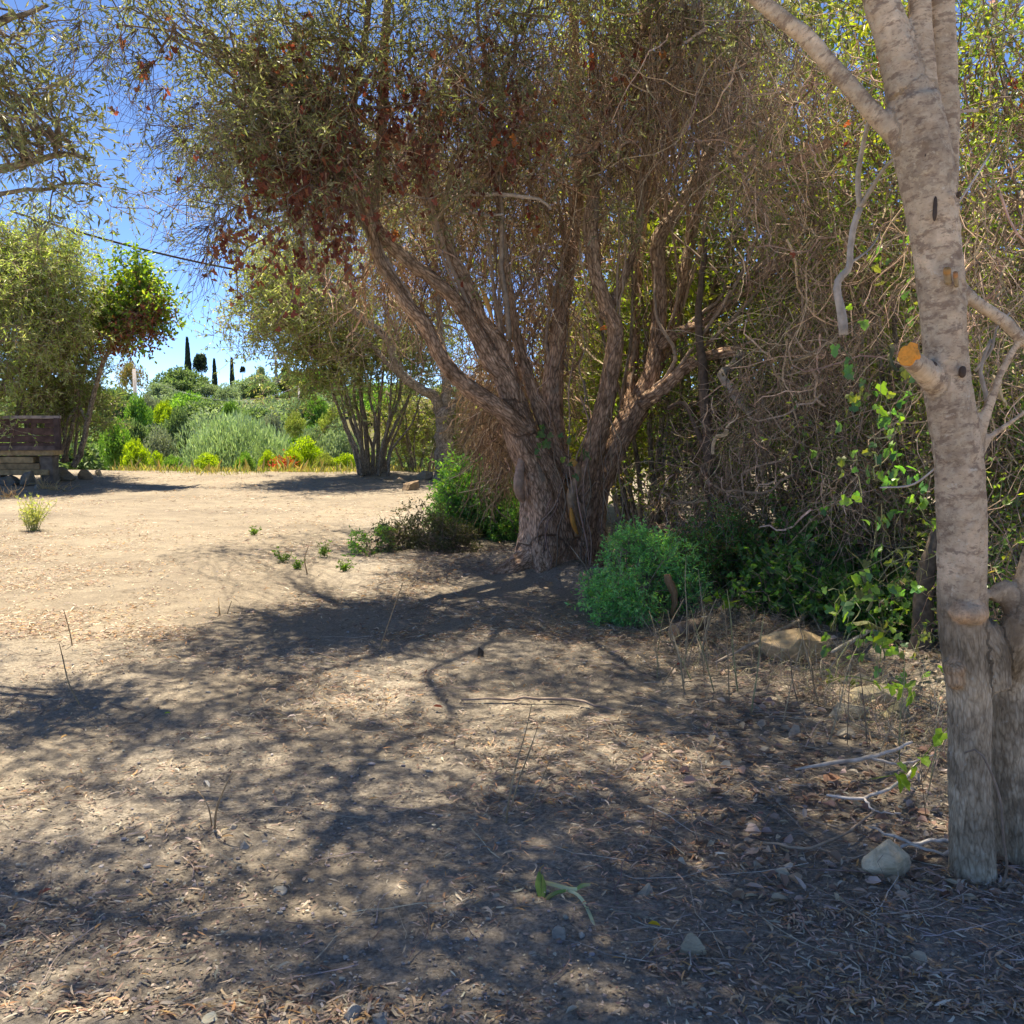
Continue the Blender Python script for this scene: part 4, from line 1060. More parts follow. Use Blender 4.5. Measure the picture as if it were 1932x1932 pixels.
# bush behind, filling between
bf = gb(790, 890)
def leafy_stems(base, n, hgt, spread, r=0.02, lean=0.4):
    out = []
    for k in range(n):
        a = random.uniform(0, 6.28); s = random.uniform(0, 1) * spread
        x, y, z = base
        pts = [(x + math.cos(a) * s * .3, y + math.sin(a) * s * .3, z - .05, r * random.uniform(.6, 1.2))]
        for j in (1, 2, 3):
            f = j / 3
            pts.append((x + math.cos(a) * (s * .3 + s * f * lean * 2) + random.uniform(-.06, .06) * hgt, y + math.sin(a) * (s * .3 + s * f * lean * 2) + random.uniform(-.06, .06) * hgt, z + hgt * f * .8, pts[0][3] * (1 - f * .65)))
        out.append(np.array(pts))
    return out
KH = [(0.22, 0.24, 0.08), (0.28, 0.25, 0.13), (0.34, 0.42, 0.07), (0.16, 0.18, 0.07)]
small_tree('hedge_shrub', bf, 'khaki leaved shrub between the straight trunk and the many-stemmed tree', 'shrub', leafy_stems(bf, 9, 2.4, 1.2, .03),
  [(800, 820, bf[1] + .6, 70, 60, .8, 40), (760, 770, bf[1] + .8, 70, 50, .8, 30), (900, 780, bf[1] - 2, 70, 110, 1.0, 60)], KH, L=0.10, W=0.03, n_tw=7, tl=.4, n_lf=7, t2=2, seed=5, r_tw=.004)

# ================================================================== hedge right of the old tree
HC = [(0.13, 0.22, 0.07), (0.20, 0.31, 0.09), (0.09, 0.13, 0.06), (0.44, 0.52, 0.09), (0.22, 0.17, 0.10)]
hed = [
 ((1235, 1075, 0.6), [(1290, 820, 10.2, 90, 190, .7, 60), (1230, 600, 10.4, 80, 150, .7, 18)], 'twiggy hedge shrub right against the old trunk', 24),
 ((1345, 1040, 0.9), [(1400, 820, 9.4, 100, 200, .7, 70), (1400, 480, 9.6, 90, 150, .7, 22)], 'tangled hedge shrub with a dark upright stem, behind the bare crooked bough', 25),
 ((1500, 1100, 0.8), [(1530, 850, 8.4, 100, 230, .7, 80), (1520, 420, 8.4, 110, 170, .7, 30)], 'dense hedge shrub behind the big pale rock', 26),
 ((1660, 1150, 0.8), [(1660, 900, 7.4, 90, 260, .6, 90), (1640, 420, 7.6, 90, 200, .6, 40)], 'dense dark hedge shrub between the rocks and the near tree', 27),
 ((1890, 1150, 1.6), [(1900, 850, 6.4, 110, 330, .6, 110), (1900, 300, 6.4, 110, 260, .6, 60), (1900, 1120, 5.8, 70, 100, .4, 30)], 'leafy hedge shrub right behind the near tree', 28),
]
for (px, py, dY), rows, lab, sd_ in hed:
    b = G(px, py); b = (float(b[0]), float(b[1]) + dY, 0.0)
    b = (b[0] * b[1] / (b[1] - dY), b[1], float(H(b[0], b[1])))
    small_tree('hedge_shrub', b, lab, 'shrub', leafy_stems(b, 8, 4.2, 0.8, .035, .35), rows, HC, L=0.042, W=0.02, n_tw=6, tl=0.42, n_lf=7, t2=2, t2s=.22, clump=0.45, cf=1.6, seed=sd_, r_tw=.0026, w=[3, 3, 2, 1.5, 1.5], matl=M_LEAF, group='shrubs of the hedge on the right', wander=0.4)
# dark upright stem in the hedge
st_root = empty('dark_hedge_tree', (*P(1345, 1020, 8.9)[:2], 0.0), 'single dark upright trunk standing in the hedge below the bare crooked bough', 'tree')
bpath([(1352, 1060, 8.9, 13), (1346, 980, 8.9, 12), (1340, 880, 8.95, 11), (1332, 780, 9.0, 11), (1325, 690, 9.1, 9), (1318, 600, 9.2, 7), (1330, 450, 9.3, 5)], 30, 10, (.15, .11, .085), .1, st_root, 'trunk', M_TWIG)
bpath([(1335, 860, 8.95, 6), (1310, 800, 9.0, 5), (1290, 760, 9.1, 4), (1260, 770, 9.2, 3)], 12, 6, (.15, .11, .085), .1, st_root, 'branch', M_TWIG)
st_root = empty('dark_hedge_tree', (*P(1725, 1230, 6.0)[:2], 0.0), 'thick leaning dark stem in the hedge just left of the near tree', 'tree')
bpath([(1735, 1270, 6.0, 22), (1740, 1180, 6.0, 20), (1748, 1080, 6.05, 17), (1775, 1000, 6.1, 15), (1810, 930, 6.2, 12), (1870, 840, 6.3, 10), (1935, 780, 6.4, 8)], 26, 10, (.12, .095, .075), .1, st_root, 'trunk', M_TWIG)

# bright trees beyond the hedge
YG = [(0.32, 0.40, 0.07), (0.22, 0.31, 0.07), (0.40, 0.44, 0.10), (0.16, 0.22, 0.06), (0.28, 0.29, 0.16)]
beyond = [(1500, 11.6, 6.2, 'tall leafy tree just beyond the hedge between the old tree and the near limb'), (1810, 10.6, 6.0, 'tall leafy tree just beyond the hedge behind the near trunk'), (1270, 13.2, 6.6, 'tallest leafy tree beyond the right boughs of the old tree'), (1180, 13.5, 3.4, 'yellow green tree seen between boughs beyond the hedge'), (1400, 17.5, 4.4, 'tall yellow green tree beyond the hedge, behind the right boughs'), (1620, 14.5, 3.6, 'yellow green tree beyond the hedge left of the near tree'), (1880, 12.5, 3.8, 'yellow green tree beyond the hedge at the right edge'), (1075, 15.5, 3.2, 'yellow green tree beyond the left boughs of the old tree'), (1760, 20.0, 5.4, 'tall tree beyond the hedge showing above the near limb')]
for k, (px, Y, h, lab) in enumerate(beyond):
    p = P(px, 764, Y); b = (float(p[0]), Y, float(H(p[0], Y)))
    n = int(34 + h * 14)
    c = np.array([b[0], b[1], b[2] + h * 0.62])
    m = n * 3; d = rdir(m) * (rng.uniform(0, 1, (m, 1)) ** .4); T = c + d * np.array([h * .42, h * .38, h * .46]); kk = vnoise(T, .8, k); T = T[kk > np.quantile(kk, .5)][:n]
    small_tree('broad_tree', b, lab, 'tree', leafy_stems(b, 3, h * .7, .7, .07, .4), T, YG, L=0.10, W=0.045, n_tw=8, tl=.6, n_lf=8, t2=2, t2s=.35, r_tw=.005, matl=M_LEAF, group='bright trees beyond the hedge')

# ================================================================== left side trees
LO = [(0.42, 0.46, 0.25), (0.36, 0.43, 0.14), (0.49, 0.51, 0.33), (0.42, 0.54, 0.14), (0.26, 0.31, 0.12)]
bL = gb(40, 884)
small_tree('olive_tree', bL, 'large pale olive tree at the left edge behind the dark plank box', 'tree',
  [[(-60, 880, 20.5, 16), (-50, 820, 20.5, 13), (-30, 740, 20.5, 11), (-10, 660, 20.5, 9), (20, 560, 20.3, 7), (60, 480, 20, 5)],
   [(-50, 820, 20.5, 9), (0, 740, 20.3, 7), (50, 660, 20, 6), (90, 580, 20, 5), (130, 500, 20, 3)],
   [(20, 870, 20.5, 6), (30, 800, 20.5, 5), (45, 730, 20.5, 5), (70, 640, 20.5, 4)], [(60, 870, 20.5, 5), (55, 800, 20.5, 4), (70, 730, 20.5, 4), (90, 640, 20.5, 3)]],
  [(20, 480, 19.5, 130, 110, 1.3, 90), (60, 600, 19.6, 110, 90, 1.2, 70), (20, 700, 19.8, 110, 70, 1.0, 45), (-120, 560, 19.8, 120, 200, 1.4, 60), (100, 520, 19.5, 60, 60, .8, 18)],
  LO, L=0.10, W=0.024, n_tw=7, tl=.5, n_lf=9, t2=3, t2s=.3, clump=.3, seed=8, r_tw=.004, grav=.12)
bL2 = gb(120, 872)
st2 = []
for (x0, x1, x2, h) in ((70, 60, 85, 3.5), (95, 90, 110, 4.5), (105, 120, 150, 5), (118, 145, 175, 5), (128, 120, 130, 3), (85, 75, 60, 3), (60, 45, 40, 3), (140, 150, 180, 3)):
    yy = 20.8 + random.uniform(-.3, .3)
    st2.append([(x0, 872, yy, h), (x0 + (x1 - x0) * .4 + random.uniform(-5, 5), 820, yy, h * .85), (x1, 760, yy, h * .7), (x1 + (x2 - x1) * .5 + random.uniform(-5, 5), 700, yy, h * .55), (x2, 630, yy, h * .4)])
small_tree('olive_tree', bL2, 'darker olive with a fan of thin crooked stems behind the stone heap', 'tree', st2,
  [(120, 640, 20.8, 80, 70, 1.0, 50), (80, 740, 20.9, 100, 60, .9, 50), (170, 590, 20.6, 50, 50, .8, 16), (150, 760, 21.2, 60, 70, .6, 24)],
  [(0.20, 0.25, 0.10), (0.28, 0.32, 0.17), (0.15, 0.19, 0.07), (0.26, 0.34, 0.08)], L=0.10, W=0.026, n_tw=7, tl=.42, n_lf=8, t2=3, t2s=.25, clump=.3, seed=9, r_tw=.004)
# slender stem with the two-coloured top
bL3 = gb(145, 880)
def redpart(sk, lf, tw, T2, root):
    b = Buf(); tt = ell([(262, 605, 20.2, 40, 42, .5, 26), (292, 588, 20.2, 20, 42, .4, 14), (228, 640, 20.2, 28, 22, .3, 10), (255, 560, 20.2, 30, 30, .4, 8)])
    tw2 = Buf(); spray(tw2, b, tt, 9, .42, .003, 6, .075, .04, [(.24, .08, .06), (.33, .14, .08), (.2, .12, .07), (.30, .22, .10), (.26, .30, .08)], tmpl=T_O, grav=.22)
    rt = empty('red_leaved_creeper', (float(tt[0][0]), 20.2, float(tt[:, 2].min())), 'reddish brown creeper over lower right side of the slender green-topped tree', 'creeper')
    tag(tw2.obj('stems', M_TWIG, rt), kind='stuff'); tag(b.obj('leaves', M_RED, rt), kind='stuff')
small_tree('slender_tree', bL3, 'slender leaning tree with glossy green top standing out against the sky', 'tree',
  [[(138, 880, 20.5, 6), (150, 860, 20.5, 5.5), (165, 800, 20.45, 5), (178, 740, 20.4, 4.5), (192, 690, 20.3, 4), (212, 655, 20.25, 3.5), (240, 620, 20.2, 3), (252, 560, 20.2, 2.5), (262, 510, 20.2, 1.5)],
   [(165, 800, 20.45, 3), (150, 770, 20.5, 2.5), (130, 790, 20.5, 2.5), (118, 850, 20.5, 3)]],
  [(258, 520, 20.2, 24, 34, .5, 22), (236, 565, 20.3, 52, 34, .6, 26), (292, 565, 20.2, 24, 22, .4, 8), (205, 600, 20.4, 40, 35, .5, 20), (258, 610, 20.2, 40, 40, .5, 10)],
  [(0.16, 0.28, 0.05), (0.26, 0.40, 0.07), (0.10, 0.18, 0.045), (0.38, 0.46, 0.10)], L=0.09, W=0.042, n_tw=6, tl=.36, n_lf=7, t2=2, t2s=.2, clump=.2, seed=10, r_tw=.003, matl=M_LEAF, tmpl=T_O, extra=redpart)

# overhanging olive from outside the left edge
bO = (-5.6, 6.2, float(H(-5.6, 6.2)))
small_tree('olive_tree', bO, 'olive whose leafy boughs reach in at the top left corner', 'tree',
  [np.array([(-5.6, 6.2, 0, .16), (-5.5, 6.1, 1.0, .14), (-5.3, 6.1, 2.0, .12), (-4.9, 6.2, 2.9, .09), (-4.2, 6.2, 3.3, .06)]),
   np.vstack([np.array([(-5.3, 6.1, 2.0, .08), (-4.6, 6.3, 2.55, .06)]), pxpath([(-60, 330, 6.2, 9), (0, 320, 6.2, 8), (60, 305, 6.2, 6), (120, 290, 6.2, 5), (170, 300, 6.2, 3)])]),
   np.vstack([np.array([(-4.6, 6.3, 2.55, .04)]), pxpath([(0, 366, 6.3, 4), (80, 360, 6.3, 3.5), (130, 345, 6.3, 2.5), (190, 350, 6.3, 1.5)])]),
   np.vstack([np.array([(-4.9, 6.2, 2.9, .07)]), pxpath([(-40, 60, 6.0, 8), (40, 30, 6.0, 5), (90, 10, 6, 3)])]),
   np.array([(-4.9, 6.2, 2.9, .08), (-4.2, 5.6, 3.8, .06), (-3.3, 5.2, 4.4, .04), (-2.5, 4.6, 4.8, .025), (-1.6, 4.3, 4.9, .014)])],
  np.vstack([ell([(40, 230, 6.1, 90, 80, .5, 24), (95, 270, 6.0, 50, 45, .4, 6), (20, 60, 6.0, 60, 50, .4, 9), (40, 150, 6, 60, 40, .4, 7), (100, 335, 6.2, 45, 30, .4, 5)]),
             np.array([-4.7, 6.6, 4.8]) + rdir(50) * np.array([1.0, 1.7, .5]) * rng.uniform(.3, 1, (50, 1)), np.array([-5, 6.6, 4.2]) + rdir(30) * np.array([1.3, 1.4, .7]), np.array([-2.6, 4.4, 4.95]) + rdir(120) * np.array([2.0, 1.2, .4]) * rng.uniform(.2, 1, (120, 1))]),
  OL, L=0.062, W=0.0145, n_tw=5, tl=.34, n_lf=8, t2=2, t2s=.16, r_tw=.0018, seed=12, grav=.07, slope=.006)

# ================================================================== low bushes near the trees
FG = [(0.14, 0.34, 0.11), (0.20, 0.44, 0.14), (0.32, 0.54, 0.12), (0.12, 0.28, 0.12)]
def bush(name, px, py, dY, rows, lab, cols, L, W, n_tw=7, tl=.2, n_lf=9, t2=3, tmpl=T_D, mat=None, grp=None, up=.12, hh=.5, w=None, seed=0, nst=10, clump=.15, r=.008, t2s=.1, out=True, wander=.25, cat='bush'):
    b = G(px, py); b = (float(b[0]), float(b[1]) + dY, float(H(b[0], b[1] + dY)))
    return small_tree(name, b, lab, cat, leafy_stems(b, nst, hh, hh * .9, r, .5), rows, cols, L=L, W=W, n_tw=n_tw, tl=tl, n_lf=n_lf, t2=t2, t2s=t2s, clump=clump, r_tw=.0018, tmpl=tmpl, matl=mat or M_LEAF, group=grp, up=up, seed=seed, w=w, out=out, wander=wander)
Yb = G(900, 1015)[1] + .3
bush('green_bush', 900, 1015, .3, [(880, 930, Yb, 50, 40, .35, 46), (930, 960, Yb, 55, 55, .35, 60), (870, 985, Yb, 55, 38, .3, 44), (965, 995, Yb - .4, 25, 35, .2, 18)], 'feathery dark green bush at the left foot of the old tree', FG, .055, .02, hh=.7, seed=20, tl=.2)
bush('grey_herb', 790, 1030, 0, [(790, 1000, Yb - 1.0, 40, 28, .3, 26), (850, 1020, Yb - 1.3, 50, 18, .2, 26), (740, 1010, Yb - 1.2, 30, 20, .2, 10)], 'low grey-green herb in front of the feathery bush', [(.11, .13, .08), (.15, .16, .11), (.08, .10, .05)], .035, .012, hh=.3, seed=21, tl=.14, r=.005)
bush('green_sprig', 698, 1052, 0, [(698, 1035, 10.6, 10, 16, .1, 8)], 'small dark green sprig on the shaded bare earth left of the old trunk', FG, .05, .016, hh=.2, seed=22, tl=.1, nst=4, r=.004)
Yl = 7.55
bush('mastic_bush', 1200, 1180, .5, [(1185, 1145, Yl - .35, 42, 42, .2, 40), (1235, 1080, Yl, 50, 45, .2, 44), (1195, 1035, Yl + .2, 30, 28, .15, 18), (1280, 1120, Yl - .1, 42, 40, .2, 26), (1145, 1120, Yl - .1, 22, 22, .15, 10)], 'bright green small-leaved mastic bush right of the old trunk', [(0.24, 0.58, 0.26), (0.30, 0.66, 0.30), (0.44, 0.70, 0.20), (0.17, 0.44, 0.20)], .034, .013, hh=.6, seed=23, tl=.15, w=[3, 3, 1, 2], t2s=.07)
bush('mastic_bush', 1360, 1100, .9, [(1360, 1060, Yl + .3, 40, 45, .25, 36), (1320, 1060, Yl + .4, 35, 45, .2, 22), (1385, 1030, Yl + .4, 20, 30, .2, 12)], 'smaller mastic bush with reddish shoots behind the sawn log', [(0.12, 0.31, 0.10), (0.16, 0.40, 0.12), (0.28, 0.22, 0.08), (0.09, 0.22, 0.08)], .034, .013, hh=.6, seed=24, tl=.15)
IV = [(0.09, 0.22, 0.07), (0.13, 0.32, 0.09), (0.07, 0.16, 0.06), (0.30, 0.46, 0.07)]
bush('ivy_mat', 1480, 1150, .7, [(1450, 1120, 7.3, 60, 40, .3, 26), (1560, 1130, 6.9, 90, 50, .3, 40), (1660, 1170, 6.5, 60, 50, .3, 30), (1500, 1050, 7.4, 50, 30, .3, 14)], 'dark glossy ivy mat under the hedge above the big rock', IV, .042, .034, tmpl=T_H, hh=.5, seed=25, tl=.2, n_lf=5, w=[4, 3, 3, .6], out=False, cat='ivy')

# green ivy climbing in front of the hedge: its big leaves are parts
GV = [(0.11, 0.28, 0.10), (0.08, 0.20, 0.09), (0.22, 0.38, 0.09), (0.15, 0.30, 0.15), (0.20, 0.24, 0.09)]
tv = np.vstack([np.array([P(x + random.gauss(0, 14), y, 5.6 + random.uniform(-.2, .2)) for x, y in zip(np.interp(np.linspace(600, 1180, 50), [600, 750, 900, 1050, 1180], [1690, 1680, 1640, 1660, 1650]), np.linspace(600, 1180, 50))]),
                np.array([P(random.uniform(1590, 1720), random.uniform(1020, 1180), 5.5) for _ in range(18)]), np.array([P(random.uniform(1680, 1760), random.uniform(380, 560), 6.2) for _ in range(16)])])
creeper('climbing_ivy', (2.1, 5.6, 0.1), 'line of bright green ivy leaves climbing up the hedge left of the near tree', tv, 90, 0.34, 0.0026, GV, 0, 0.058, colst=(.22, .22, .11), n_objs=190, mat=M_LEAF, cat='ivy', wander=.3)
EV = [(0.09, 0.20, 0.09), (0.12, 0.22, 0.12)]
te = np.array([P(x, y, 8.9) for x, y in ((1020, 820), (1030, 835), (1010, 828), (1085, 860), (1065, 880), (1075, 878), (1105, 990), (1035, 812), (1100, 870))])
creeper('ivy_sprig', (0.4, 8.9, 0.6), 'few grey-green ivy leaves on the fork of the old trunk', te, 14, 0.12, 0.0015, EV, 0, 0.065, n_objs=26, mat=M_LEAF, cat='ivy')
# yellow-green young vine shoots
for k, (pts, lab) in enumerate([
    ([(1660, 1250, 5.0), (1668, 1200, 5.0), (1690, 1175, 5.0), (1705, 1150, 5.0), (1700, 1130, 5.0)], 'upright lime-green shoot between the hedge and the near tree'),
    ([(1575, 1190, 5.6), (1582, 1140, 5.6), (1600, 1110, 5.6), (1640, 1100, 5.6)], 'pale green shoot with lobed leaves above the two flat rocks'),
    ([(1560, 1290, 4.7), (1600, 1275, 4.7), (1660, 1290, 4.7), (1715, 1300, 4.7), (1725, 1325, 4.6)], 'trailing lime shoot over the flat rocks by the near tree'),
    ([(1640, 1470, 3.8), (1670, 1465, 3.8), (1720, 1450, 3.8), (1790, 1370, 3.75)], 'lowest trailing green shoot beside the near trunk'),
    ([(1330, 1140, 7.0), (1350, 1125, 7.0), (1365, 1130, 7.0), (1385, 1140, 7.0)], 'small lime shoot over the sawn log')]):
    pp = np.array([P(*q) for q in pts]); root = empty('vine_shoot', pp[0], lab, 'vine shoot')
    r = cr(np.column_stack([pp, np.full(len(pp), .0022)]), 14); b = Buf(); tubes(b, r[None, :, :3], r[None, :, 3], 5, (.20, .24, .06)); b.obj('stem', M_TWIG, root, True)
    for j in range(7):
        b = Buf(); q0 = r[random.randint(3, 13), :3]
        leaves(b, q0[None], rdir(1) + np.array([[0, -.2, -.2]]), np.array([[.2, -.6, .9]]) + .5 * rdir(1), np.array([random.uniform(.05, .085)]), np.array([random.uniform(.035, .055)]), T_H, pal(1, [(.30, .46, .05), (.22, .38, .05)], .15), curl=.2)
        b.obj('leaf', M_LEAF, root)

# ================================================================== the far slope
def crown_mesh(name, seed, cols, n=3600, lobes=16, size=.075, upright=0.0, asp=.55, w=None, spread=1.0, tmpl=T_D, mat=None, flat=.5):
    """crown about 1 wide each way from the middle, 0..1 tall, made of leaf sprays on the outside of lobes"""
    r_ = np.random.default_rng(seed)
    d = r_.normal(size=(lobes, 3)); d /= np.linalg.norm(d, axis=1, keepdims=True); d[:, 2] = np.abs(d[:, 2])
    c = d * np.array([.66, .66, .5]) * r_.uniform(.45, 1, (lobes, 1)) + np.array([0, 0, .28]); rr = r_.uniform(.22, .40, lobes)
    i = r_.integers(0, lobes, n)
    u = r_.normal(size=(n, 3)); u /= np.linalg.norm(u, axis=1, keepdims=True)
    p = c[i] + u * rr[i][:, None] * r_.uniform(.72, 1.06, (n, 1)) * np.array([1, 1, .72])
    k = vnoise(p, 5.5, seed); keep = (k > -.35) & (p[:, 2] > .0); p = p[keep]; u = u[keep]; i = i[keep]; m = len(p)
    col = np.array(cols)[r_.choice(len(cols), m, p=None if w is None else np.array(w) / sum(w))]
    lobe_t = (1 + .22 * r_.uniform(-1, 1, (lobes, 1)))[i]
    col = np.clip(col * lobe_t * (1 + .2 * r_.uniform(-1, 1, (m, 1))), .01, .9)
    b = Buf()
    dirs = nrm(u * .7 + r_.normal(size=(m, 3)) * .7 + np.array([0, 0, upright]))
    leaves(b, p, dirs, nrm(r_.normal(size=(m, 3)) + np.array([0, 0, .5])), size * r_.uniform(.6, 1.4, m), size * asp * r_.uniform(.7, 1.2, m), tmpl, col)
    return b.mesh(name, mat or M_FAR)
GR = [(0.15, 0.23, 0.10), (0.21, 0.30, 0.14), (0.27, 0.35, 0.17), (0.10, 0.15, 0.07)]
GG = [(0.26, 0.34, 0.21), (0.33, 0.41, 0.27), (0.19, 0.26, 0.16), (0.39, 0.46, 0.33)]
BG = [(0.20, 0.36, 0.07), (0.28, 0.46, 0.09), (0.14, 0.26, 0.06)]
YE = [(0.38, 0.42, 0.10), (0.30, 0.36, 0.08), (0.45, 0.46, 0.18), (0.18, 0.25, 0.06)]
LM = [(0.36, 0.50, 0.05), (0.27, 0.40, 0.05), (0.46, 0.56, 0.08), (0.18, 0.27, 0.05)]
OR_ = [(0.42, 0.30, 0.11), (0.50, 0.36, 0.16), (0.34, 0.26, 0.10), (0.24, 0.24, 0.10)]
SV = [(0.36, 0.38, 0.33), (0.26, 0.29, 0.24), (0.17, 0.20, 0.15)]
protos = {
 'green': [crown_mesh('crown', 1, GR, 9500, 26, .085), crown_mesh('crown', 2, GR, 9000, 20, .085)],
 'grey': [crown_mesh('crown', 3, GG, 9500, 26, .08), crown_mesh('crown', 4, GG, 9000, 20, .08)],
 'bright': [crown_mesh('crown', 5, BG, 7000, 20, .095, asp=.6), crown_mesh('crown', 15, BG, 7000, 24, .09, asp=.6)],
 'yellow': [crown_mesh('crown', 6, YE, 6500, 20, .085, asp=.6)],
 'orange': [crown_mesh('crown', 7, OR_, 4200, 18, .07)],
 'silver': [crown_mesh('crown', 8, SV, 6500, 22, .075)],
 'lime': [crown_mesh('crown', 9, LM, 6000, 20, .085, .3, .5, mat=M_LEAF), crown_mesh('crown', 10, LM, 5600, 16, .09, .3, .5, mat=M_LEAF)],
}
tb = Buf(); pth = np.array([(0, 0, -.25, .06), (.02, 0, .15, .05), (-.01, .02, .5, .03)])
for dx, dy in ((0, 0), (.14, .06), (-.13, .02), (.04, -.12)):
    p = cr(pth + np.array([dx * .3, dy * .3, 0, 0]) + np.outer([0, .3, 1], [dx * 2, dy * 2, 0, 0]), 7); tubes(tb, p[None, :, :3], p[None, :, 3] * .7, 6, (.17, .13, .10))
TRUNK = tb.mesh('trunk', M_TWIG, True)
def far_tree(kind, px, top, wpx, Y, label, name='far_tree', cat='tree', group=None, base=None, rot=None, hmin=.5):
    p = P(px, top, Y); x = float(p[0]); z0 = float(H(x, Y)) if base is None else base
    h = max(hmin, float(p[2]) - z0); hw = wpx * Y / F / 2 / .93
    root = empty(name, (x, Y, z0), label, cat, group)
    o = link('crown', random.choice(protos[kind]), root)
    hc = min(h, 2.3 * hw) if kind != 'willow' else h
    o.location = (0, 0, h - hc); o.scale = (hw, hw, hc / .93); o.rotation_euler = (0, 0, random.uniform(0, 6.28) if rot is None else rot); o['kind'] = 'stuff'
    t = link('trunk', TRUNK, root); t.scale = (hw * .7, hw * .7, h * 1.0)
    return root
for a in [
 ('green', 346, 693, 128, 118, 'wide dark green dome tree on the ridge below the cypresses'),
 ('grey', 482, 704, 104, 116, 'grey green dome tree on the ridge right of the third cypress'),
 ('green', 548, 697, 112, 122, 'dark dome tree on the ridge under the utility pole'),
 ('bright', 606, 700, 100, 110, 'paler green tree at the right end of the ridge'),
 ('grey', 430, 722, 60, 100, 'small grey tree in the dip of the ridge'),
 ('orange', 250, 668, 62, 62, 'orange yellow tree half behind the slender tree'),
 ('green', 215, 730, 80, 66, 'dark green tree left of the orange tree'),
 ('grey', 504, 744, 66, 84, 'grey olive in the middle of the slope under the wire'),
 ('grey', 558, 750, 46, 70, 'round grey olive by the wooden wire post'),
 ('bright', 593, 745, 56, 70, 'bright green round tree right of the wire post'),
 ('green', 358, 740, 40, 82, 'small dark bushy tree in mid slope'),
 ('green', 400, 748, 54, 88, 'olive green tree in mid slope left of the wire sag'),
 ('silver', 285, 740, 46, 74, 'silvery leaved tree by the left pole'),
 ('lime', 312, 756, 54, 62, 'yellow green bush in the mid slope below the orange tree'),
 ('bright', 262, 752, 60, 56, 'bright green tree at the left of the slope'),
 ('bright', 436, 756, 36, 64, 'little bright green tree top above the big grey willow bush'),
 ('yellow', 624, 768, 66, 46, 'yellow flowering tree at the right of the slope'),
 ('yellow', 556, 776, 44, 46, 'small yellow flowering tree behind the big grey willow bush'),
 ('silver', 512, 772, 60, 50, 'silver grey bush behind the big willow bush on its right'),
 ('green', 330, 768, 60, 52, 'dark green bush behind the big willow bush on its left'),
 ('green', 645, 730, 60, 90, 'green tree behind the yellow flowering tree'),
 ('bright', 700, 720, 110, 95, 'pale green tree behind the many-stemmed tree'),
 ('green', 245, 788, 80, 37, 'green bush at the left below the pole'),
 ('silver', 300, 800, 66, 35, 'silver grey bush left of the big willow bush'),
 ('grey', 640, 790, 100, 33, 'grey green bush right of the big willow bush'),
 ('grey', 590, 800, 80, 33, 'grey bush between the willow bush and the lime bushes'),
 ('bright', 214, 800, 70, 31, 'bright green bush beside the slender leaning tree'),
 ]:
    far_tree(*a)
WIL = [(0.33, 0.44, 0.27), (0.39, 0.50, 0.32), (0.26, 0.36, 0.21), (0.46, 0.55, 0.39)]
protos['willow'] = [crown_mesh('crown', 21, WIL, 42000, 52, .058, 1.1, .24)]
far_tree('willow', 443, 764, 262, 34, 'very wide grey green willow bush filling the middle distance', 'willow_bush', 'bush', rot=.4)
for a in [('lime', 572, 826, 84, 26.0, 'biggest lime green bush on the far edge of the clearing'), ('lime', 507, 850, 42, 25.8, 'lime green bush left of the biggest one'),
          ('lime', 255, 828, 62, 27.5, 'lime green bush at the left end of the far edge'), ('lime', 296, 852, 34, 26.5, 'small lime bush next to the left lime bush'),
          ('lime', 392, 862, 62, 25.2, 'low lime green bush on the edge below the willow bush'), ('lime', 650, 860, 66, 25.4, 'low lime bush next to the many-stemmed tree'),
          ('lime', 556, 874, 40, 24.9, 'lowest lime bush in front of the biggest one'), ('yellow', 615, 868, 40, 25.2, 'pale yellow low bush on the far edge'),
          ('bright', 325, 862, 44, 26.0, 'low mid green bush on the far edge'), ('bright', 460, 868, 44, 25.4, 'low mid green bush on the far edge under the willow')]:
    far_tree(*a, name='low_bush', cat='bush')
r_ = random.Random(8)
for k in range(150):
    Y = 40 + 90 * r_.random() ** 1.0; x = r_.uniform(-.62, .62) * Y
    if k % 3 == 0: Y = r_.uniform(128, 175); x = r_.uniform(-.6, .6) * Y
    if -12 < x < 14 and Y < 44: continue
    hz = float(H(x, Y)); h = r_.uniform(2.4, 4.0) if Y < 120 else r_.uniform(2.6, 3.6)
    h = min(h, float(P(0, r_.uniform(712, 745), Y)[2]) - hz)
    if h < 1.0: continue
    kd = r_.choice(['green', 'grey', 'green', 'bright', 'grey', 'green'])
    root = empty('far_tree', (x, Y, hz), {'green': 'dark green round tree of the wooded slope', 'grey': 'grey green olive of the wooded slope', 'bright': 'brighter green tree of the wooded slope'}[kd], 'tree', 'trees covering the slope, ' + kd)
    o = link('crown', r_.choice(protos[kd]), root); hw = h * r_.uniform(.85, 1.25); o.scale = (hw, hw, h); o.rotation_euler = (0, 0, r_.uniform(0, 6)); o['kind'] = 'stuff'
    t = link('trunk', TRUNK, root); t.scale = (hw * .7, hw * .7, h * .75)
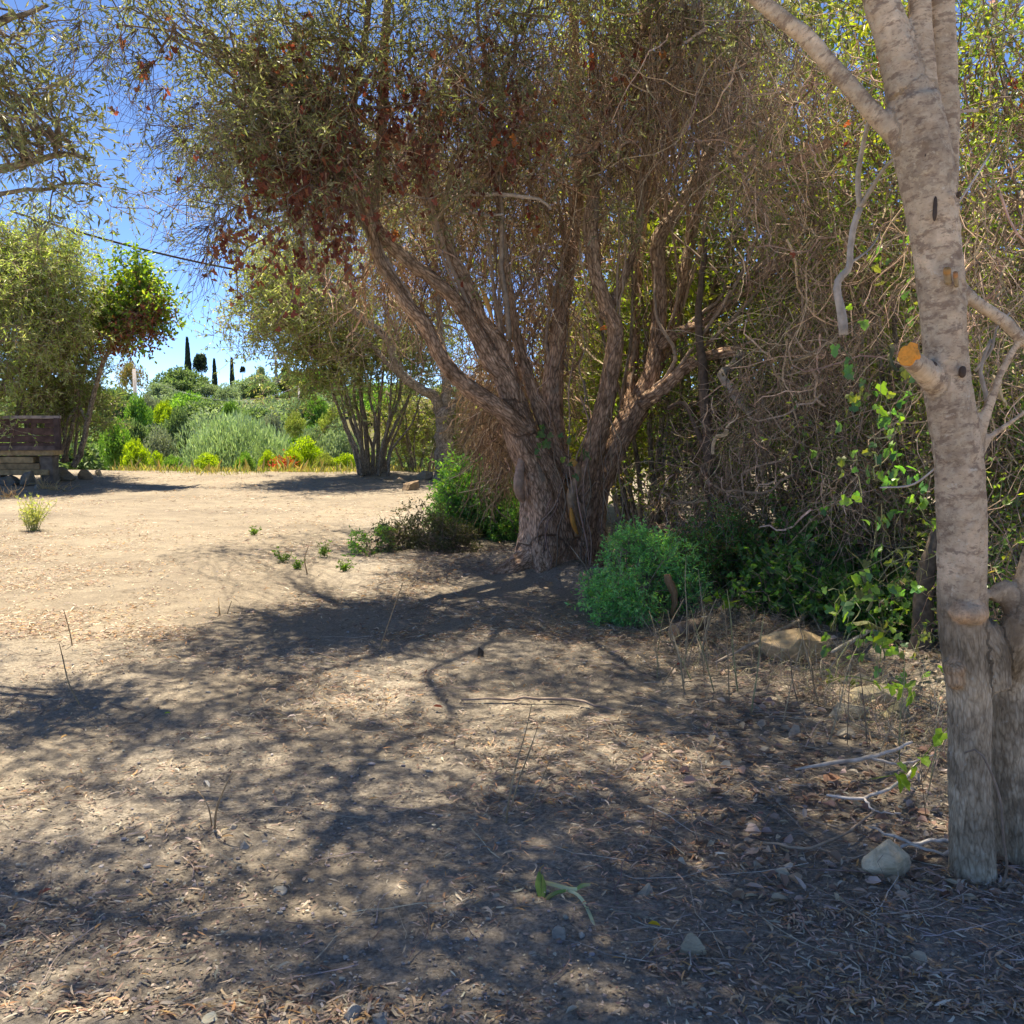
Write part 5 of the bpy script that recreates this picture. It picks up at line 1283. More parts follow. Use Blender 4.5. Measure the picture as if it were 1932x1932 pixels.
# cypresses
def cypress(px, top, bot, wpx, Y, lab):
    p = P(px, top, Y); zb = P(px, bot, Y)[2] - 2.5; h = p[2] - zb; hw = wpx * Y / F / 2
    root = empty('cypress', (p[0], Y, zb), lab, 'cypress')
    n = 2600; t = rng.uniform(0.04, 1, n); prof = hw * np.clip((1 - t) ** .75 * (1.1 + .1 * np.sin(t * 17)), .02, 1) * np.minimum(1, t * 6 + .3)
    a = rng.uniform(0, 6.28, n); rr = prof * rng.uniform(.75, 1.08, n)
    ps = np.stack([p[0] + np.cos(a) * rr, Y + np.sin(a) * rr, zb + t * h], -1)
    b = Buf(); leaves(b, ps, np.stack([np.cos(a) * .3, np.sin(a) * .3, np.ones(n)], -1), np.stack([np.cos(a), np.sin(a), a * 0], -1) + .3 * rdir(n), .42 * rng.uniform(.6, 1.3, n), .2, T_D, pal(n, [(.06, .085, .06), (.08, .11, .075), (.10, .13, .09)], .2))
    tag(b.obj('crown', M_FAR, root), kind='stuff')
    b = Buf(); tubes(b, np.array([[(p[0], Y, zb - 1), (p[0], Y, zb + h * .5)]]), np.array([[.2, .08]]), 6, (.12, .09, .07)); b.obj('trunk', M_TWIG, root, True)
cypress(353, 641, 698, 12, 126, 'tallest dark cypress on the ridge')
cypress(404, 682, 714, 8.5, 130, 'middle dark cypress on the ridge, right of the round dark tree')
cypress(437, 680, 717, 7.5, 130, 'right dark cypress of the three standing alone against the sky')
protos['dark'] = [crown_mesh('crown', 31, [(.045, .07, .045), (.07, .10, .06), (.035, .05, .035)], 5000, 16, .13)]
far_tree('dark', 379, 665, 31, 124, 'round dark tree between the tallest and the middle cypress', base=float(P(379, 706, 124)[2]))
far_tree('dark', 457, 690, 11, 128, 'tiny dark conifer on the ridge', base=float(P(457, 712, 128)[2]))
far_tree('grey', 492, 690, 22, 128, 'small grey tree top on the ridge left of the utility pole', base=float(P(492, 716, 128)[2]))
far_tree('dark', 539, 689, 20, 128, 'small dark spiky tree on the ridge right of the utility pole', base=float(P(539, 710, 128)[2]))

# utility poles and lines
def tube_obj(name, pts, rad, col, parent, mat, S=8, n=None, smooth=True):
    p = np.array(pts, float); b = Buf()
    r = cr(np.column_stack([p, np.broadcast_to(rad, (len(p),))]), n or max(2, len(p)))
    tubes(b, r[None, :, :3], r[None, :, 3], S, col, caps=True)
    return b.obj(name, mat, parent, smooth)
def pole(px, top, bot, Y, hw, lab, arms=0, col=(.30, .28, .26)):
    a = P(px, top, Y); bt = P(px, bot, Y); zb = min(bt[2], float(H(a[0], Y))) - .3
    root = empty('utility_pole', (a[0], Y, zb), lab, 'utility pole')
    tube_obj('post', [(a[0], Y, zb), (a[0], Y, a[2])], [hw * 1.15, hw * .8], col, root, M_DEAD)
    for k in range(arms):
        z = a[2] - .5 - k * .75; w_ = .95 - .25 * k
        tube_obj('crossarm', [(a[0] - w_, Y - .05, z), (a[0] + w_, Y - .05, z)], .07, (.22, .2, .19), root, M_DEAD)
        for s in (-1, 0, 1):
            tube_obj('insulator', [(a[0] + s * w_ * .9, Y - .05, z), (a[0] + s * w_ * .9, Y - .05, z + .38)], .075, (.35, .32, .3), root, M_DEAD)
    if arms:
        bx = Buf(); c0 = np.array([a[0] + .25, Y - .35, a[2] - 2.9]); hx = np.array([.33, .25, .42])
        v = np.array([c0 + hx * np.array(q) for q in [(-1, -1, -1), (1, -1, -1), (1, 1, -1), (-1, 1, -1), (-1, -1, 1), (1, -1, 1), (1, 1, 1), (-1, 1, 1)]])
        bx.add(v, [np.array([(0, 3, 2, 1), (4, 5, 6, 7), (0, 1, 5, 4), (1, 2, 6, 5), (2, 3, 7, 6), (3, 0, 4, 7)])], (.3, .3, .3)); bx.obj('transformer', M_DEAD, root)
    return a
pa = pole(520, 669, 712, 118, .16, 'grey utility pole with crossarms standing on the ridge', 2)
pb = pole(253, 696, 764, 58, .13, 'pale wooden pole below the slender leaning tree at the left of the slope', 0, (.42, .38, .35))
pc = pole(564, 727, 752, 72, .09, 'short thin post carrying a wire in the middle of the slope', 0, (.45, .42, .4))
def wire(name, a, b, sag, r, lab, col=(.03, .03, .03), n=24):
    a = np.array(a); b = np.array(b); t = np.linspace(0, 1, n)[:, None]
    pts = a * (1 - t) + b * t - np.array([0, 0, 1]) * sag * 4 * t * (1 - t)
    root = empty(name, a, lab, 'cable'); tube_obj('strand', pts, r, col, root, M_DEAD, 6)
wire('overhead_wire', P(300, 724, 58), pc, 1.05, .012, 'thin pale wire sagging across the far slope', (.40, .40, .40))
wire('overhead_cable', P(20, 398, 24), P(640, 536, 30), .25, .03, 'thick black overhead cable crossing the blue sky')
wire('overhead_cable', P(640, 536, 30), P(1100, 640, 36), .4, .03, 'black overhead cable running on behind the old tree')

# ================================================================== weeds of the far edge
b = Buf(); n = 3600
xs = rng.uniform(-9.5, -1.0, n); ys = 23.9 + rng.normal(0, .55, n) + .3 * vnoise(np.stack([xs, xs * 0, xs * 0], -1), 1.3)
ps = np.stack([xs, ys, H(xs, ys)], -1)
k = vnoise(ps, 1.6, 77) > -.15; ps = ps[k]; m = len(ps)
leaves(b, ps, np.stack([rng.normal(0, .35, m), rng.normal(0, .35, m), np.ones(m)], -1), rdir(m), rng.uniform(.05, .2, m) * (1 + 1.2 * (rng.uniform(0, 1, m) > .93)), .014, T_D, pal(m, [(.46, .40, .26), (.35, .38, .16), (.54, .47, .32), (.26, .32, .12), (.38, .30, .2)], .2), bend=.5)
tag(b.obj('dry_grass', M_LEAF), 'dry straw coloured and green weeds fringing the far edge of the clearing', 'weeds', kind='stuff')
b = Buf(); n = 900; c = P(536, 882, 24.7); ps = c + rng.normal(size=(n, 3)) * np.array([.16, .12, .12]); leaves(b, ps, rdir(n) + np.array([0, 0, .6]), rdir(n), .07, .035, T_D, pal(n, [(.45, .07, .04), (.35, .12, .05)], .2))
rt = empty('red_weed', (c[0], c[1], float(H(c[0], c[1]))), 'small red leaved weed between the lime bushes on the far edge', 'weed'); tag(b.obj('leaves', M_RED, rt), kind='stuff')

# ================================================================== wooden bench/trough on stone base at the left
def boxv(c, h, R_=None, jit=0.0):
    q = np.array([(-1, -1, -1), (1, -1, -1), (1, 1, -1), (-1, 1, -1), (-1, -1, 1), (1, -1, 1), (1, 1, 1), (-1, 1, 1)], float)
    return q * np.array(h)
def box_obj(name, c, h, col, parent, mat, bev=.008, rz=0, ry=0):
    bm = bmesh.new(); bmesh.ops.create_cube(bm, size=2)
    for v in bm.verts: v.co = Vector((v.co.x * h[0], v.co.y * h[1], v.co.z * h[2]))
    bmesh.ops.bevel(bm, geom=bm.edges[:], offset=bev, segments=2, affect='EDGES')
    v = np.array([x.co for x in bm.verts]); me = bpy.data.meshes.new(name); bm.to_mesh(me); bm.free()
    a = me.attributes.new('col', 'FLOAT_COLOR', 'POINT'); cc = np.ones((len(v), 4), np.float32); cc[:, :3] = col; a.data.foreach_set('color', cc.ravel())
    me.materials.append(mat)
    o = link(name, me, parent); o.location = np.array(c) - np.array(parent.location); o.rotation_euler = (0, ry, rz); return o
M_PLANK = col_mat('weathered_plank', .75, .25, 9, .6, 1.4, bump=.6, bscale=40)
Yb_ = 19.6
def bx_(px, py): return P(px, py, Yb_)
lf_, rt_ = bx_(-95, 0)[0], bx_(76, 0)[0]
zt, zb_ = bx_(0, 784)[2], bx_(0, 849)[2]
bench = empty('wooden_box', ((lf_ + rt_) / 2, Yb_ + .3, float(H((lf_ + rt_) / 2, Yb_))), 'dark brown plank box side with slots under its top rail, at the left edge', 'wooden box')
DK = (.10, .058, .045); W_ = rt_ - lf_; Hh = zt - zb_
mid = (lf_ + rt_) / 2
for yy in (Yb_,):
    box_obj('top_rail', (mid, yy, zt - .03), (W_ / 2, .04, .03), (.34, .28, .25), bench, M_PLANK)
    box_obj('plank', (mid, yy + .005, zt - .11), (W_ / 2 - .01, .02, .045), DK, bench, M_PLANK)
    # slot course: blocks with gaps between them
    zs = zt - .155 - .04
    for k, (x0, x1) in enumerate(((rt_ - .33, rt_ - .02), (rt_ - .60, rt_ - .49), (rt_ - 1.2, rt_ - .86), (lf_, rt_ - 1.45))):
        box_obj('slot_block', ((x0 + x1) / 2, yy + .005, zs), ((x1 - x0) / 2, .02, .042), DK, bench, M_PLANK)
    z = zs - .042
    for k, hh in enumerate((.075, .07, .075)):
        box_obj('plank', (mid, yy + .005, z - hh - .003), (W_ / 2 - .01, .02, hh - .003), tuple(np.array(DK) * random.uniform(.85, 1.2)), bench, M_PLANK); z -= 2 * hh + .004
    box_obj('bottom_rail', (mid, yy, zb_ + .04), (W_ / 2, .042, .045), (.14, .10, .085), bench, M_PLANK)
    box_obj('corner_post', (rt_ - .07, yy - .03, (zt + zb_) / 2 - .02), (.06, .03, Hh / 2 - .03), (.09, .06, .052), bench, M_PLANK)
cr_ = empty('plank_stand', (mid, Yb_ + .3, float(H(mid, Yb_))), 'yellowish timber stand carrying the dark plank panel', 'stand')
YW = (.34, .24, .12); xr = bx_(57, 0)[0]
z1 = bx_(0, 850)[2]; z2 = bx_(0, 895)[2]
for k, (z_, hh, xx) in enumerate(((z1 - .05, .05, xr), (z1 - .19, .06, xr - .42), (z1 - .32, .06, xr - .3), (z1 - .44, .055, xr - .12))):
    box_obj('beam', ((lf_ + xx) / 2, Yb_ + .25, z_), ((xx - lf_) / 2, .22, hh), tuple(np.array(YW) * random.uniform(.8, 1.2)), cr_, M_PLANK)
box_obj('support_block', (xr - .18, Yb_ + .2, (z1 - .12 + z2) / 2 - .15), (.13, .14, (z1 - .1 - z2) / 2 + .14), (.16, .13, .10), cr_, M_PLANK)
box_obj('support_block', (lf_ + .3, Yb_ + .2, (z1 - .12 + z2) / 2 - .15), (.13, .14, (z1 - .1 - z2) / 2 + .14), (.16, .13, .10), cr_, M_PLANK)

# ================================================================== rocks
def rock_mat():
    m, nt, N, Lk = node_mat('rock')
    tc = N.new('ShaderNodeTexCoord'); a = N.new('ShaderNodeAttribute'); a.attribute_name = 'col'
    mp = N.new('ShaderNodeMapping'); mp.inputs['Scale'].default_value = (1, 1, 2.6); mp.inputs['Rotation'].default_value = (.3, .5, 0)
    Lk.new(tc.outputs['Object'], mp.inputs[0])
    n = N.new('ShaderNodeTexNoise'); n.inputs['Scale'].default_value = 11; n.inputs['Detail'].default_value = 9; n.inputs['Roughness'].default_value = .68; n.inputs['Distortion'].default_value = .5; Lk.new(mp.outputs[0], n.inputs[0])
    n2 = N.new('ShaderNodeTexNoise'); n2.inputs['Scale'].default_value = 3.5; n2.inputs['Detail'].default_value = 4; Lk.new(tc.outputs['Object'], n2.inputs[0])
    mr = N.new('ShaderNodeMapRange'); mr.inputs[1].default_value = .3; mr.inputs[2].default_value = .7; mr.inputs[3].default_value = .55; mr.inputs[4].default_value = 1.3; Lk.new(n.outputs[0], mr.inputs[0])
    s = N.new('ShaderNodeVectorMath'); s.operation = 'SCALE'; Lk.new(a.outputs['Color'], s.inputs[0]); Lk.new(mr.outputs[0], s.inputs['Scale'])
    r2 = N.new('ShaderNodeMapRange'); r2.inputs[1].default_value = .55; r2.inputs[2].default_value = .66; r2.inputs[4].default_value = .55; Lk.new(n2.outputs[0], r2.inputs[0])
    mm = N.new('ShaderNodeMix'); mm.data_type = 'RGBA'; Lk.new(r2.outputs[0], mm.inputs[0]); Lk.new(s.outputs[0], mm.inputs[6]); mm.inputs[7].default_value = (.30, .22, .12, 1)
    b = N.new('ShaderNodeBsdfPrincipled'); b.inputs['Roughness'].default_value = .9; b.inputs['Specular IOR Level'].default_value = .2; Lk.new(mm.outputs[2], b.inputs['Base Color'])
    bp = N.new('ShaderNodeBump'); bp.inputs['Strength'].default_value = .8; bp.inputs['Distance'].default_value = .012; Lk.new(n.outputs[0], bp.inputs['Height']); Lk.new(bp.outputs[0], b.inputs['Normal'])
    o = N.new('ShaderNodeOutputMaterial'); Lk.new(b.outputs[0], o.inputs[0]); return m
M_ROCK = rock_mat()
def rock_mesh(seed, sx, sy, sz, col, cuts=9, sub=4, amp=.05):
    r = np.random.default_rng(seed)
    bm = bmesh.new(); bmesh.ops.create_icosphere(bm, subdivisions=sub, radius=1); v = np.array([x.co for x in bm.verts]); f = np.array([[x.index for x in q.verts] for q in bm.faces]); bm.free()
    for k in range(cuts):
        n = r.normal(size=3); n[2] = abs(n[2]) * .8; n /= np.linalg.norm(n); d = r.uniform(.30, .62)
        e = v @ n - d; v = v - np.where(e > 0, e, 0)[:, None] * n * .96
    v = v + nrm(v) * (fbm(v + seed, 2.2, 4, seed) * amp * .8)[:, None]
    v = v / np.abs(v).max(0) * np.array([sx, sy, sz])
    return mesh_from('rock', v, [f], np.broadcast_to(np.array(col) * np.array([1.1, 1.0, .84]), v.shape), M_ROCK, False)
def rock(px, py, wpx, hpx, lab, col, seed, name='rock', depth=.8, sink=.25, Y=None, rot=0, cuts=9, amp=.05, group=None):
    b = G(px, py); Yr = Y or b[1]
    x = P(px, py, Yr)[0]; w = wpx * Yr / F / 2; h = hpx * Yr / F
    o = link(name, rock_mesh(seed, w, w * depth, h * (1 + sink) / 2, col, cuts, 4, amp))
    o.location = (x, Yr + w * depth * .6, (b[2] if Y is None else P(px, py, Y)[2]) + h * (1 - sink) / 2); o.rotation_euler = (0, 0, rot)
    return tag(o, lab, 'rock', group)
TAN = (.40, .335, .24)
rock(1507, 1252, 138, 84, 'big pale tan rock with a flat lit top under the hedge', (.56, .45, .31), 3, sink=.15, cuts=7)
rock(1598, 1357, 92, 42, 'flat grey tan rock left of the two stacked flat ones by the near tree', (.46, .42, .33), 8, depth=.6)
rock(1672, 1335, 118, 46, 'long flat rock lying highest in the little heap by the near tree', (.46, .43, .33), 10, depth=.6, sink=.1)
rock(1702, 1362, 66, 38, 'small mossy rock under the long flat rock', (.27, .26, .19), 12)
rock(1632, 1294, 66, 30, 'small grey rock behind the flat rocks', (.42, .40, .34), 13, depth=.7)
rock(1602, 1392, 46, 26, 'small flat bluish stone in front of the flat rocks', (.34, .33, .30), 14, depth=.7)
rock(1502, 1393, 26, 30, 'small pale upright stone chip left of the flat rocks', (.42, .38, .33), 15, depth=.5)
rock(1683, 1655, 112, 92, 'broken whitish rock with a flat bright face, left of the near trunk', (.66, .58, .45), 24, depth=.75, sink=.2, cuts=8, rot=.3)
rock(1478, 1655, 40, 24, 'small broken whitish stone in the leaf litter left of the whitish rock', (.50, .46, .38), 17, depth=.6)
rock(118, 908, 42, 32, 'round grey boulder in front of the slender stems at the left', (.22, .215, .20), 31, sink=.1, cuts=6)
rock(50, 917, 42, 36, 'grey boulder under the right end of the plank panel', (.17, .17, .165), 32, sink=.1, cuts=6)
rock(160, 905, 30, 26, 'brownish rock right of the round grey boulder', (.28, .23, .18), 33, sink=.1)
rock(186, 896, 16, 12, 'small bright pale stone at the right end of the stone heap', (.55, .48, .38), 34)
rock(174, 902, 12, 8, 'tiny pale stone below the bright pale stone', (.5, .44, .36), 35)
rock(92, 914, 26, 20, 'dark stone left of the round grey boulder', (.12, .12, .13), 36, sink=.1)
rock(16, 916, 40, 32, 'dark low stone at the left edge under the plank panel', (.14, .14, .14), 37)
rock(70, 922, 18, 9, 'flat grey stone in front of the heap', (.25, .24, .23), 38)
rock(196, 886, 26, 10, 'flat tan stone where the heap runs out to the right', (.38, .31, .22), 39)
rock(778, 925, 40, 22, 'brown stone in the debris heap right of the path', (.24, .19, .15), 41)
rock(800, 905, 34, 22, 'grey stone in the debris heap by the straight trunk', (.26, .24, .21), 42)
rock(750, 912, 26, 14, 'small stone at the path side of the debris heap', (.30, .25, .2), 43)
for k, (px, py, w, h, c, lab) in enumerate([
  (440, 1564, 22, 12, (.42, .41, .39), 'small grey stone on the bare earth left of the dry stalks'), (460, 1600, 20, 14, (.40, .39, .37), 'small grey stone just beneath the other one on the left'),
  (524, 1688, 34, 20, (.40, .41, .40), 'flat bluish grey stone in the lower left middle'), (1060, 1772, 40, 24, (.33, .32, .31), 'grey stone right under the broken green plant'),
  (1733, 1815, 38, 26, (.45, .40, .33), 'pale stone at the lower right'), (660, 1928, 44, 30, (.36, .37, .38), 'blue grey stone at the bottom edge'),
  (722, 1930, 46, 26, (.35, .35, .35), 'second grey stone at the bottom edge beside the blue grey one'), (395, 1930, 50, 16, (.55, .58, .52), 'pale greenish flat stone at the bottom edge left'),
  (1310, 1800, 60, 36, (.42, .38, .30), 'flat earthy stone flush with the ground, lower right of the middle'), (545, 1520, 14, 8, (.5, .48, .45), 'little white stone between dry leaves left of the middle'),
  (820, 1920, 20, 12, (.3, .3, .3), 'small dark grey stone at the bottom edge middle'), (1222, 1690, 46, 24, (.40, .37, .32), 'flat grey slab right of the broken green plant'), (905, 1238, 16, 30, (.06, .055, .05), 'small dark stone standing in the shade in the middle'),
  (1005, 1802, 20, 12, (.38, .37, .36), 'small grey stone below the broken green plant'), (520, 1925, 26, 14, (.34, .33, .33), 'small stone at the bottom edge left of the blue grey one')]):
    rock(px, py, w, h, lab, c, 60 + k, 'stone', depth=.8, sink=.65, cuts=6)

# pebbles
bm = bmesh.new(); bmesh.ops.create_icosphere(bm, subdivisions=1, radius=1); iv = np.array([x.co for x in bm.verts]); fi = np.array([[x.index for x in q.verts] for q in bm.faces]); bm.free()
n = 9000
yy = 2.45 + 7.5 * rng.uniform(0, 1, n) ** 1.5; xx = rng.uniform(-.58, .58, n) * yy
q_ = np.stack([xx, yy, xx * 0], -1); k = vnoise(q_, 1.5, 91) + .5 * vnoise(q_, 5, 92) > -.25 ; xx, yy = xx[k], yy[k]; n = len(xx)
sz = .0024 * rng.lognormal(0, .55, n) + .0012
sz = np.minimum(sz, .012)
v = iv[None] * (1 + .3 * rng.uniform(-1, 1, (n, len(iv), 1))) * sz[:, None, None] * np.stack([rng.uniform(.8, 1.5, n), rng.uniform(.8, 1.3, n), rng.uniform(.45, .8, n)], -1)[:, None]
v = v + np.stack([xx, yy, H(xx, yy) + sz * .25 + .002], -1)[:, None]
b = Buf(); b.add(v.reshape(-1, 3), [(fi[None] + (np.arange(n) * len(iv))[:, None, None]).reshape(-1, 3)], np.repeat(pal(n, [(.30, .29, .28), (.38, .35, .31), (.22, .21, .20), (.44, .41, .37)], .2), len(iv), 0))
tag(b.obj('pebbles', M_ROCK), 'small grey and tan pebbles scattered over the dry earth', 'pebbles', kind='stuff')

# leaf litter
def scatter(n, y0_, y1_, pw, side=.58):
    y = y0_ + (y1_ - y0_) * rng.uniform(0, 1, n) ** pw; x = rng.uniform(-side, side, n) * y
    return x, y
LIT = [(.42, .31, .22), (.54, .43, .32), (.26, .17, .12), (.48, .28, .13), (.40, .34, .29), (.62, .54, .43), (.18, .12, .09)]
b = Buf()
def litter(n, y0_, y1_, pw, dens, L0, cols=LIT, w=None, Wf=(.10, .17), z0=.002, tmpl=T_C, xcond=None, tilt=.25):
    x, y = scatter(n, y0_, y1_, pw)
    q = np.stack([x, y, x * 0], -1)
    keep = dens(x, y, q) > rng.uniform(0, 1, n)
    x, y = x[keep], y[keep]; m = len(x)
    a = rng.uniform(0, 6.28, m); L = L0 * rng.uniform(.55, 1.3, m)
    pos = np.stack([x, y, H(x, y) + z0 + rng.exponential(.005, m)], -1)
    d = np.stack([np.cos(a), np.sin(a), rng.normal(0, tilt, m) * .6], -1)
    nn = np.stack([rng.normal(0, .45, m), rng.normal(0, .45, m), np.ones(m)], -1)
    leaves(b, pos, d, nn, L, L * rng.uniform(*Wf, m), tmpl, pal(m, cols, .25, w), bend=rng.normal(0, .55, m), curl=rng.uniform(-.1, .6, m))
    return m
def dn(x, y, q):
    c = .27 + .75 * fbm(q, 1.15, 2, 101) + .55 * vnoise(q, 4.5, 103)
    c = np.where(y > 6.5, np.where(x < -.42 * y + .6, c + .32, np.where(x > -.16 * y, c + .3, c * .7)), c)
    path = np.exp(-((x + .30 * y) / (.09 * y)) ** 2) * sstep(6, 8, y)
    right = sstep(.6, 1.6, x - .12 * (y - 3)) * .5
    return np.clip(c * (1 - .8 * path) + right, .02, 1)
m1 = litter(62000, 2.4, 7.0, 1.35, dn, .043, w=[3, 2, 2, 1.6, 2.5, 1, 1.5])
m2 = litter(84000, 6.5, 13.5, 1.15, dn, .050)
m6 = litter(26000, 2.4, 6.5, 1.3, lambda x, y, q: np.clip(.5 + .6 * vnoise(q, 2.3, 131), 0, 1), .016, Wf=(.2, .6), cols=[(.30, .22, .16), (.42, .33, .25), (.20, .15, .12), (.50, .43, .34)], z0=.001)
m3 = litter(30000, 11, 23, 1.0, lambda x, y, q: np.clip(.35 + .5 * fbm(q, 1.2, 2, 101), 0, 1) * np.where(x > 1, 0, 1), .07)
# red-brown drifts in the lower right
m4 = litter(16000, 2.4, 7.5, 1.2, lambda x, y, q: np.clip(1.4 * vnoise(q, 1.6, 111), 0, 1) * sstep(-.6, .6, x), .040, cols=[(.52, .30, .17), (.60, .38, .24), (.42, .22, .12), (.62, .46, .34)], z0=.006)
tag(b.obj('leaf_litter', M_DRY), 'narrow curled dry brown leaves littering the shaded earth', 'leaf litter', kind='stuff')
# broad dry leaves under the hedge
b = Buf()
m5 = litter(5200, 3.0, 8.5, 1.1, lambda x, y, q: sstep(.10, .3, x / y) * .9, .05, cols=[(.36, .25, .18), (.46, .34, .25), (.26, .17, .12), (.52, .43, .34)], Wf=(.4, .7), z0=.01, tmpl=T_L, tilt=.5)
tag(b.obj('broad_leaf_litter', M_DRY), 'broader crumpled brown leaves lying along the foot of the hedge', 'leaf litter', kind='stuff')
# twigs on the ground
b = Buf(); n = 2600
x, y = scatter(n, 2.6, 11, 1.2); k = rng.uniform(0, 1, n) < np.where(x > .1 * y, 1, .22); x, y = x[k], y[k]; n = len(x)
pt = walk(np.stack([x, y, H(x, y) + .012], -1), np.stack([rng.normal(size=n), rng.normal(size=n), rng.normal(0, .12, n)], -1), rng.uniform(.05, .45, n), 7, .22)
pt[..., 2] = np.maximum(pt[..., 2] * .5 + .5 * (H(pt[..., 0], pt[..., 1]) + .012), H(pt[..., 0], pt[..., 1]) + .004)
tubes(b, pt, taper(n, 7, rng.uniform(.0008, .0028, n), .0008), 4, pal(n, [(.36, .28, .22), (.48, .41, .34), (.24, .17, .13)], .25))
tag(b.obj('fallen_twigs', M_TWIG), 'thin fallen twigs lying over the leaf litter', 'twigs', kind='stuff')
# tangle of standing fine brush at the foot of the hedge
b = Buf(); n = 1900
px_ = rng.uniform(1180, 1800, n); py_ = np.interp(px_, [1180, 1300, 1500, 1650, 1800], [1120, 1200, 1260, 1340, 1400]) + rng.uniform(-70, 60, n)
ps = []
for a_, c_ in zip(px_, py_):
    d_ = ray(a_, c_); t_ = CAM_H / -d_[2]; ps.append((d_[0] * t_, d_[1] * t_, 0.03))
ps = np.array(ps); ps[:, 2] = H(ps[:, 0], ps[:, 1]) + .01
pt = walk(ps, rdir(n) * np.array([1, 1, .6]) + np.array([0, 0, .55]), rng.uniform(.08, .34, n), 8, .25, .06)
pt[..., 2] = np.maximum(pt[..., 2], H(pt[..., 0], pt[..., 1]) + .004)
tubes(b, pt, taper(n, 8, rng.uniform(.0009, .0024, n), .0008), 3, pal(n, [(.36, .29, .22), (.46, .39, .30), (.26, .20, .14), (.33, .31, .18)], .25))
tag(b.obj('brushwood', M_TWIG), 'low tangle of dry fine brush along the foot of the hedge', 'brushwood', kind='stuff')

# ================================================================== small single things on the ground
def GH(px, py, h):
    d = ray(px, py); t = (CAM_H - h) / -d[2]; p = d * t; p[2] = h; return p
# sawn log
lg = GH(1272, 1192, .07); log = empty('sawn_log', lg, 'short sawn log with a pale orange cut end, between mastic bushes and the big rock', 'log')
ax = nrm(np.array([.75, .62, .05])); r0 = 15 * lg[1] / F
p = np.array([lg + ax * t for t in (0, .05, .12, .2, .3)]); b = Buf()
tubes(b, p[None], np.array([[r0, r0 * 1.02, r0 * .98, r0 * .9, r0 * .85]]), 18, (.17, .13, .10), .06, caps=True); b.obj('bark', M_DEAD, log, True)
e1 = nrm(np.cross(ax, (0, 0, 1))); e2 = np.cross(ax, e1); th = np.arange(20) * 2 * math.pi / 20
rim = np.array([lg - ax * .004 + (e1 * math.cos(t) + e2 * math.sin(t)) * r0 * .93 for t in th]); rim2 = rim + ax * .02; inn = lg - ax * .0045 + (rim - (lg - ax * .004)) * .4
vv = np.vstack([rim2, rim, inn, (lg - ax * .004)[None]]); i = np.arange(20); j = (i + 1) % 20; b = Buf()
cc = np.vstack([np.tile((.5, .33, .16), (40, 1)), np.tile((.46, .25, .12), (20, 1)), [(.3, .14, .08)]])
b.add(vv, [np.stack([j, i, i + 20, j + 20], -1), np.stack([j + 20, i + 20, i + 40, j + 40], -1), np.stack([j + 40, i + 40, np.full(20, 60)], -1)], cc); b.obj('cut_end', M_CUT, log)
sr = empty('old_stump', GH(1330, 1180, 0), 'low mossy curved stump behind the sawn log', 'stump')
for rows in ([(1300, 1195, 7.35, 20), (1302, 1165, 7.4, 19), (1312, 1140, 7.5, 15), (1350, 1128, 7.6, 12), (1400, 1120, 7.7, 10)], [(1300, 1150, 7.4, 12), (1290, 1135, 7.35, 8), (1284, 1128, 7.3, 5)]):
    bpath(rows, 14, 12, (.16, .125, .09), .1, sr, 'root_arm')
ub = empty('broken_branch', P(1268, 1145, 7.2), 'rotten broken branch piece with an orange tip hanging in the mastic bush', 'branch')
bpath([(1259, 1084, 7.2, 7), (1264, 1100, 7.2, 8), (1272, 1125, 7.2, 7), (1270, 1150, 7.2, 5), (1268, 1165, 7.2, 2)], 10, 9, (.34, .19, .10), .15, ub, 'wood', M_CUT)

# the broken green plant in the foreground
gp = empty('broken_plant', GH(1018, 1712, 0.0), 'broken green plant with pale flattened stalks on the bare foreground earth', 'plant')
def ribbon(rows, col, name='blade', thick=.15, c2=None, mat=None):
    """rows (px,py,h,halfwidth_px)"""
    pts = np.array([GH(a, c_, h_) for a, c_, h_, w_ in rows]); hw = np.array([w_ for *_, w_ in rows]) * pts[:, 1] / F
    r = cr(np.column_stack([pts, hw]), 20); b = Buf()
    S = 8; t = nrm(np.gradient(r[:, :3], axis=0)); side = nrm(np.cross(t, np.array([0, -.7, .7]))); up_ = np.cross(side, t)
    a = np.arange(S) * 2 * math.pi / S
    v = r[:, None, :3] + r[:, None, 3:4] * (np.cos(a)[None, :, None] * side[:, None] + thick * np.sin(a)[None, :, None] * up_[:, None])
    idx = np.arange(20 * S).reshape(20, S); q = np.stack([idx[:-1], np.roll(idx, -1, 1)[:-1], np.roll(idx, -1, 1)[1:], idx[1:]], -1).reshape(-1, 4)
    cc = np.array(col)[None] * np.ones((20, 1)) if c2 is None else np.array(col)[None] * (1 - np.linspace(0, 1, 20)[:, None]) + np.array(c2)[None] * np.linspace(0, 1, 20)[:, None]
    b.add(v.reshape(-1, 3), [q, idx[0][::-1][None], idx[-1][None]], np.repeat(cc, S, 0)); return b.obj(name, mat or M_LEAF, gp, True)
ribbon([(1020, 1704, .0, 3), (1019, 1690, .02, 5), (1015, 1670, .045, 6), (1017, 1655, .06, 5), (1018, 1644, .075, 2)], (.30, .42, .10))
ribbon([(1020, 1704, .0, 2), (1024, 1690, .02, 5), (1026, 1672, .04, 5), (1021, 1650, .06, 3)], (.34, .44, .12))
ribbon([(1018, 1645, .075, 2), (1020, 1638, .08, 1.5), (1026, 1632, .09, 1)], (.42, .30, .15))
ribbon([(1024, 1664, .045, 4), (1045, 1669, .045, 4.5), (1070, 1676, .04, 4.5), (1089, 1678, .035, 4)], (.62, .55, .30), c2=(.68, .74, .62))
